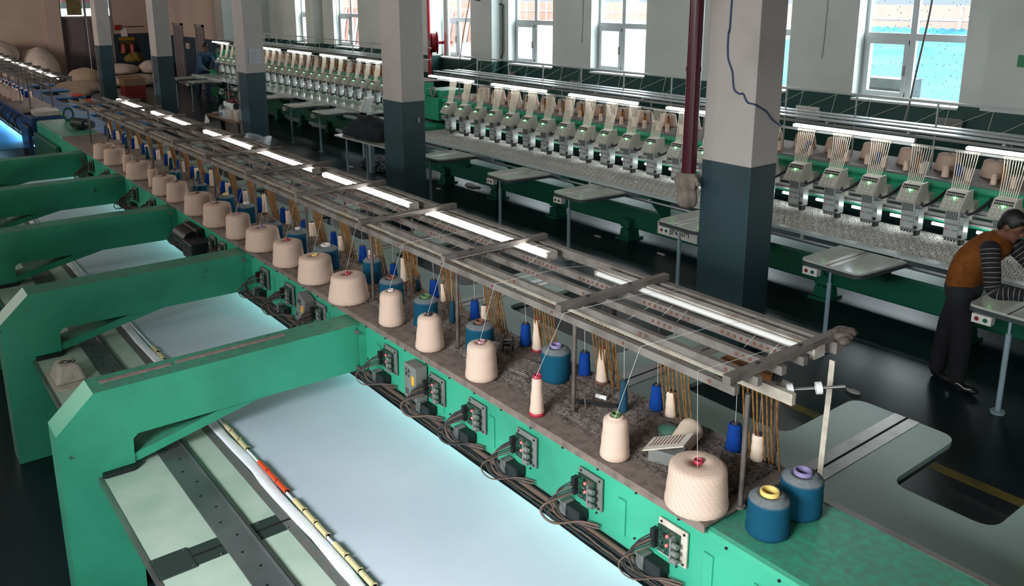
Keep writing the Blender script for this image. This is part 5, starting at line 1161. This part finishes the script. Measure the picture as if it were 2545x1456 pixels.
# man in the rust vest, leaning over a side table of the right-hand machine
pm = thing('person', 'person in a rust knitted vest and black striped sleeves leaning over a side table', 'person', (-3.05, 7.2, 0))
hip, wst, chs, nck = Vector((-3.03, 7.22, .93)), Vector((-2.99, 7.22, 1.06)), Vector((-2.88, 7.22, 1.27)), Vector((-2.79, 7.22, 1.40))
hc = Vector((-2.715, 7.2, 1.49)); fw, uu = (.86, -.1, -.42), (.35, 0, .94)
shn, shf = Vector((-2.80, 7.05, 1.30)), Vector((-2.78, 7.39, 1.30))
eln, elf = Vector((-2.70, 6.99, .995)), Vector((-2.52, 7.42, 1.07)); wrn, wrf = Vector((-2.44, 7.05, 1.0)), Vector((-2.27, 7.4, .98))
b = MB(); chain(b, [hip, wst, chs], [.09, .085, .09]); chain(b, [chs, nck, hc - Vector((.02, 0, .04))], [.08, .062, .056]); hb = MB(); head(b, hb, hc, fw, uu)
chain(b, [shn, eln, wrn], [.05, .04, .028]); chain(b, [shf, elf, wrf], [.05, .04, .028]); chain(b, [shn, chs, shf], [.05, .07, .05])
hand(b, wrn, (.9, .1, -.1), (0, 0, 1)); hand(b, wrf, (.9, -.1, -.2), (0, 0, 1))
remeshed('body', b, G['skin'], pm, .009); remeshed('hair', hb, G['hair'], pm, .01, 3); eyes(pm, hc, fw, uu)
b = MB()
def slab(b, c, r, R=None): b.ball(c, r, 20, R=R)
tl = (nck - hip).normalized(); Rv = Matrix((Vector((0, 1, 0)).cross(tl) * -1, Vector((0, 1, 0)), tl)).transposed()
for i in range(12):
    t = i / 11; c = hip + (nck - hip) * (t * .88 - .06) + Vector((-.035 * sin(pi * t), 0, .02 * sin(pi * t)))
    slab(b, c, (.135 + .012 * sin(pi * t), .178 + .03 * sin(pi * min(1, t * .9 + .1)) - (.05 if t > .9 else 0), .07), Rv)
chain(b, [shn + Vector((-.03, .035, -.01)), nck - tl * .06, shf + Vector((-.03, -.035, -.01))], [.078, .09, .078])
remeshed('vest', b, m_vest, pm, .012, 22)
sleeve('sleeve', [shn, (shn + eln) / 2 + Vector((.0, -.012, 0)), eln, (eln + wrn) / 2, wrn], [.075, .066, .06, .052, .042], pm, m_str); sleeve('sleeve', [shf, (shf + elf) / 2, elf, wrf], [.072, .066, .058, .042], pm, m_str)
b = MB(); aL, aR = Vector((-3.19, 7.27, .1)), Vector((-2.97, 7.16, .1)); kL, kR = Vector((-3.14, 7.28, .52)), Vector((-2.97, 7.15, .53))
slab(b, hip + Vector((0, 0, -.04)), (.145, .18, .13)); chain(b, [hip + Vector((-.02, .09, -.06)), kL, aL], [.115, .085, .07]); chain(b, [hip + Vector((.01, -.09, -.06)), kR, aR], [.115, .088, .072])
remeshed('trousers', b, m_trs, pm, .012)
b = MB(); shoe(b, aL, (.7, -.3)); remeshed('shoe', b, m_shoe, pm, .008, 2); b = MB(); shoe(b, aR, (.9, -.1)); o = remeshed('shoe', b, m_shoe, pm, .008, 2)
b = MB(); b.tube(smoothp([Vector((-2.97, 7.112, .06)), Vector((-2.92, 7.10, .075)), Vector((-2.87, 7.105, .05)), Vector((-2.82, 7.11, .06))]), .004, 5); wpart('shoe_stripe', b, G['white'], pm)
# man in the blue jacket behind the far machine's end tables
pb = thing('person', 'person in a blue jacket and jeans standing bent over the far machine\'s end table', 'person', (-27.9, 9.25, 0))
hip, chs, nck = Vector((-27.95, 9.25, .95)), Vector((-27.62, 9.25, 1.3)), Vector((-27.45, 9.23, 1.5)); hc = Vector((-27.35, 9.2, 1.66)); fw, uu = (.75, -.35, -.5), (.4, 0, .9)
sn, sf = Vector((-27.55, 9.05, 1.40)), Vector((-27.48, 9.43, 1.40)); en, ef = Vector((-27.3, 8.95, 1.12)), Vector((-27.1, 9.45, 1.15)); wn, wf = Vector((-26.85, 9.02, 1.0)), Vector((-26.8, 9.3, 1.0))
b = MB(); hb = MB(); chain(b, [hip, chs, nck, hc], [.12, .13, .06, .055]); head(b, hb, hc, fw, uu, 1.05); chain(b, [sn, en, wn], [.05, .04, .028]); chain(b, [sf, ef, wf], [.05, .04, .028]); hand(b, wn, (.9, .1, -.1), (0, 0, 1)); hand(b, wf, (.9, -.1, -.1), (0, 0, 1))
remeshed('body', b, G['skin'], pb, .012); remeshed('hair', hb, G['hair'], pb, .012, 3); eyes(pb, hc, fw, uu)
m_jk = mat('blue_jacket', '#2b4a66', .8, bump=.3, bscale=16); m_jn = mat('dark_jeans', '#2b3c58', .9)
b = MB(); b.ball(hip + Vector((.02, 0, .04)), (.17, .2, .12), 18); chain(b, [hip, chs, nck - Vector((.02, 0, .04))], [.17, .19, .09], 18); chain(b, [sn, chs + Vector((.05, 0, .1)), sf], [.09, .12, .09]); chain(b, [sn, en, wn - Vector((.04, 0, 0))], [.085, .07, .05]); chain(b, [sf, ef, wf - Vector((.04, 0, 0))], [.085, .07, .05]); remeshed('jacket', b, m_jk, pb, .014)
b = MB(); chain(b, [hip + Vector((0, .09, 0)), (-27.95, 9.37, .5), (-28.05, 9.38, .1)], [.125, .09, .07]); chain(b, [hip + Vector((0, -.09, 0)), (-28.05, 9.14, .5), (-28.2, 9.14, .1)], [.125, .09, .07]); b.ball(hip, (.15, .18, .13), 16); remeshed('jeans', b, m_jn, pb, .014)
b = MB(); shoe(b, (-28.05, 9.38, .1), (1, 0)); shoe(b, (-28.2, 9.14, .1), (1, -.1)); remeshed('shoes', b, m_shoe, pb, .01, 2)
# seated person at the sewing table
t = thing('chair', 'dark chair under the seated person behind the work table', 'chair', (-19.0, 7.05, 0)); b = MB(); b.box(-.22, .22, -.2, .22, .42, .45); obj('seat', b, G['black'], t); b = MB(); b.box(-.21, .21, .2, .24, .5, .8); obj('backrest', b, G['black'], t)
for dx in (-.19, .19):
    for dy in (-.17, .2): b = MB(); b.box(dx - .015, dx + .015, dy - .015, dy + .015, 0, .5 if dy > 0 else .42); obj('leg', b, G['black'], t)
ps = thing('person', 'person in black sitting behind the sewing machine with bowed head', 'person', (-19.0, 6.95, 0))
hip, chs, nck = Vector((-19.05, 7.0, .52)), Vector((-19.03, 6.95, .86)), Vector((-19.02, 6.9, 1.04)); hc = Vector((-19.02, 6.84, 1.16)); fw, uu = (.45, -.75, -.42), (.1, -.3, .9)
b = MB(); hb = MB(); chain(b, [hip, chs, nck, hc], [.13, .13, .06, .056]); head(b, hb, hc, fw, uu, 1.05)
sn, sf = Vector((-19.28, 6.95, .94)), Vector((-18.78, 6.92, .94)); en, ef = Vector((-19.28, 6.78, .8)), Vector((-18.64, 6.76, .8)); wn, wf = Vector((-18.78, 6.62, .80)), Vector((-18.45, 6.62, .80))
chain(b, [sn, en, wn], [.05, .04, .028]); chain(b, [sf, ef, wf], [.05, .04, .028]); hand(b, wn, (.8, -.4, -.05), (0, 0, 1)); hand(b, wf, (.6, -.6, -.05), (0, 0, 1)); remeshed('body', b, G['skin'], ps, .012); remeshed('hair', hb, G['hair'], ps, .012, 3); eyes(ps, hc, fw, uu)
m_bk = mat('black_sweater', '#101114', .9, bump=.3, bscale=16)
b = MB(); chain(b, [hip, chs, nck - Vector((0, 0, .05))], [.19, .20, .1], 18); chain(b, [sn, chs + Vector((0, 0, .06)), sf], [.1, .15, .1]); chain(b, [sn, en, wn - Vector((.05, -.02, 0))], [.09, .075, .05]); chain(b, [sf, ef, wf - Vector((.05, -.03, 0))], [.09, .075, .05]); remeshed('sweater', b, m_bk, ps, .014)
b = MB(); 
for dx in (-.11, .11): chain(b, [hip + Vector((dx, 0, 0)), (hip.x + dx, 6.72, .52), (hip.x + dx, 6.74, .08)], [.11, .085, .065])
remeshed('trousers', b, m_trs, ps, .014)
b = MB(); shoe(b, (hip.x - .11, 6.74, .08), (0, -1)); shoe(b, (hip.x + .11, 6.74, .08), (0, -1)); remeshed('shoes', b, m_shoe, ps, .01, 2)
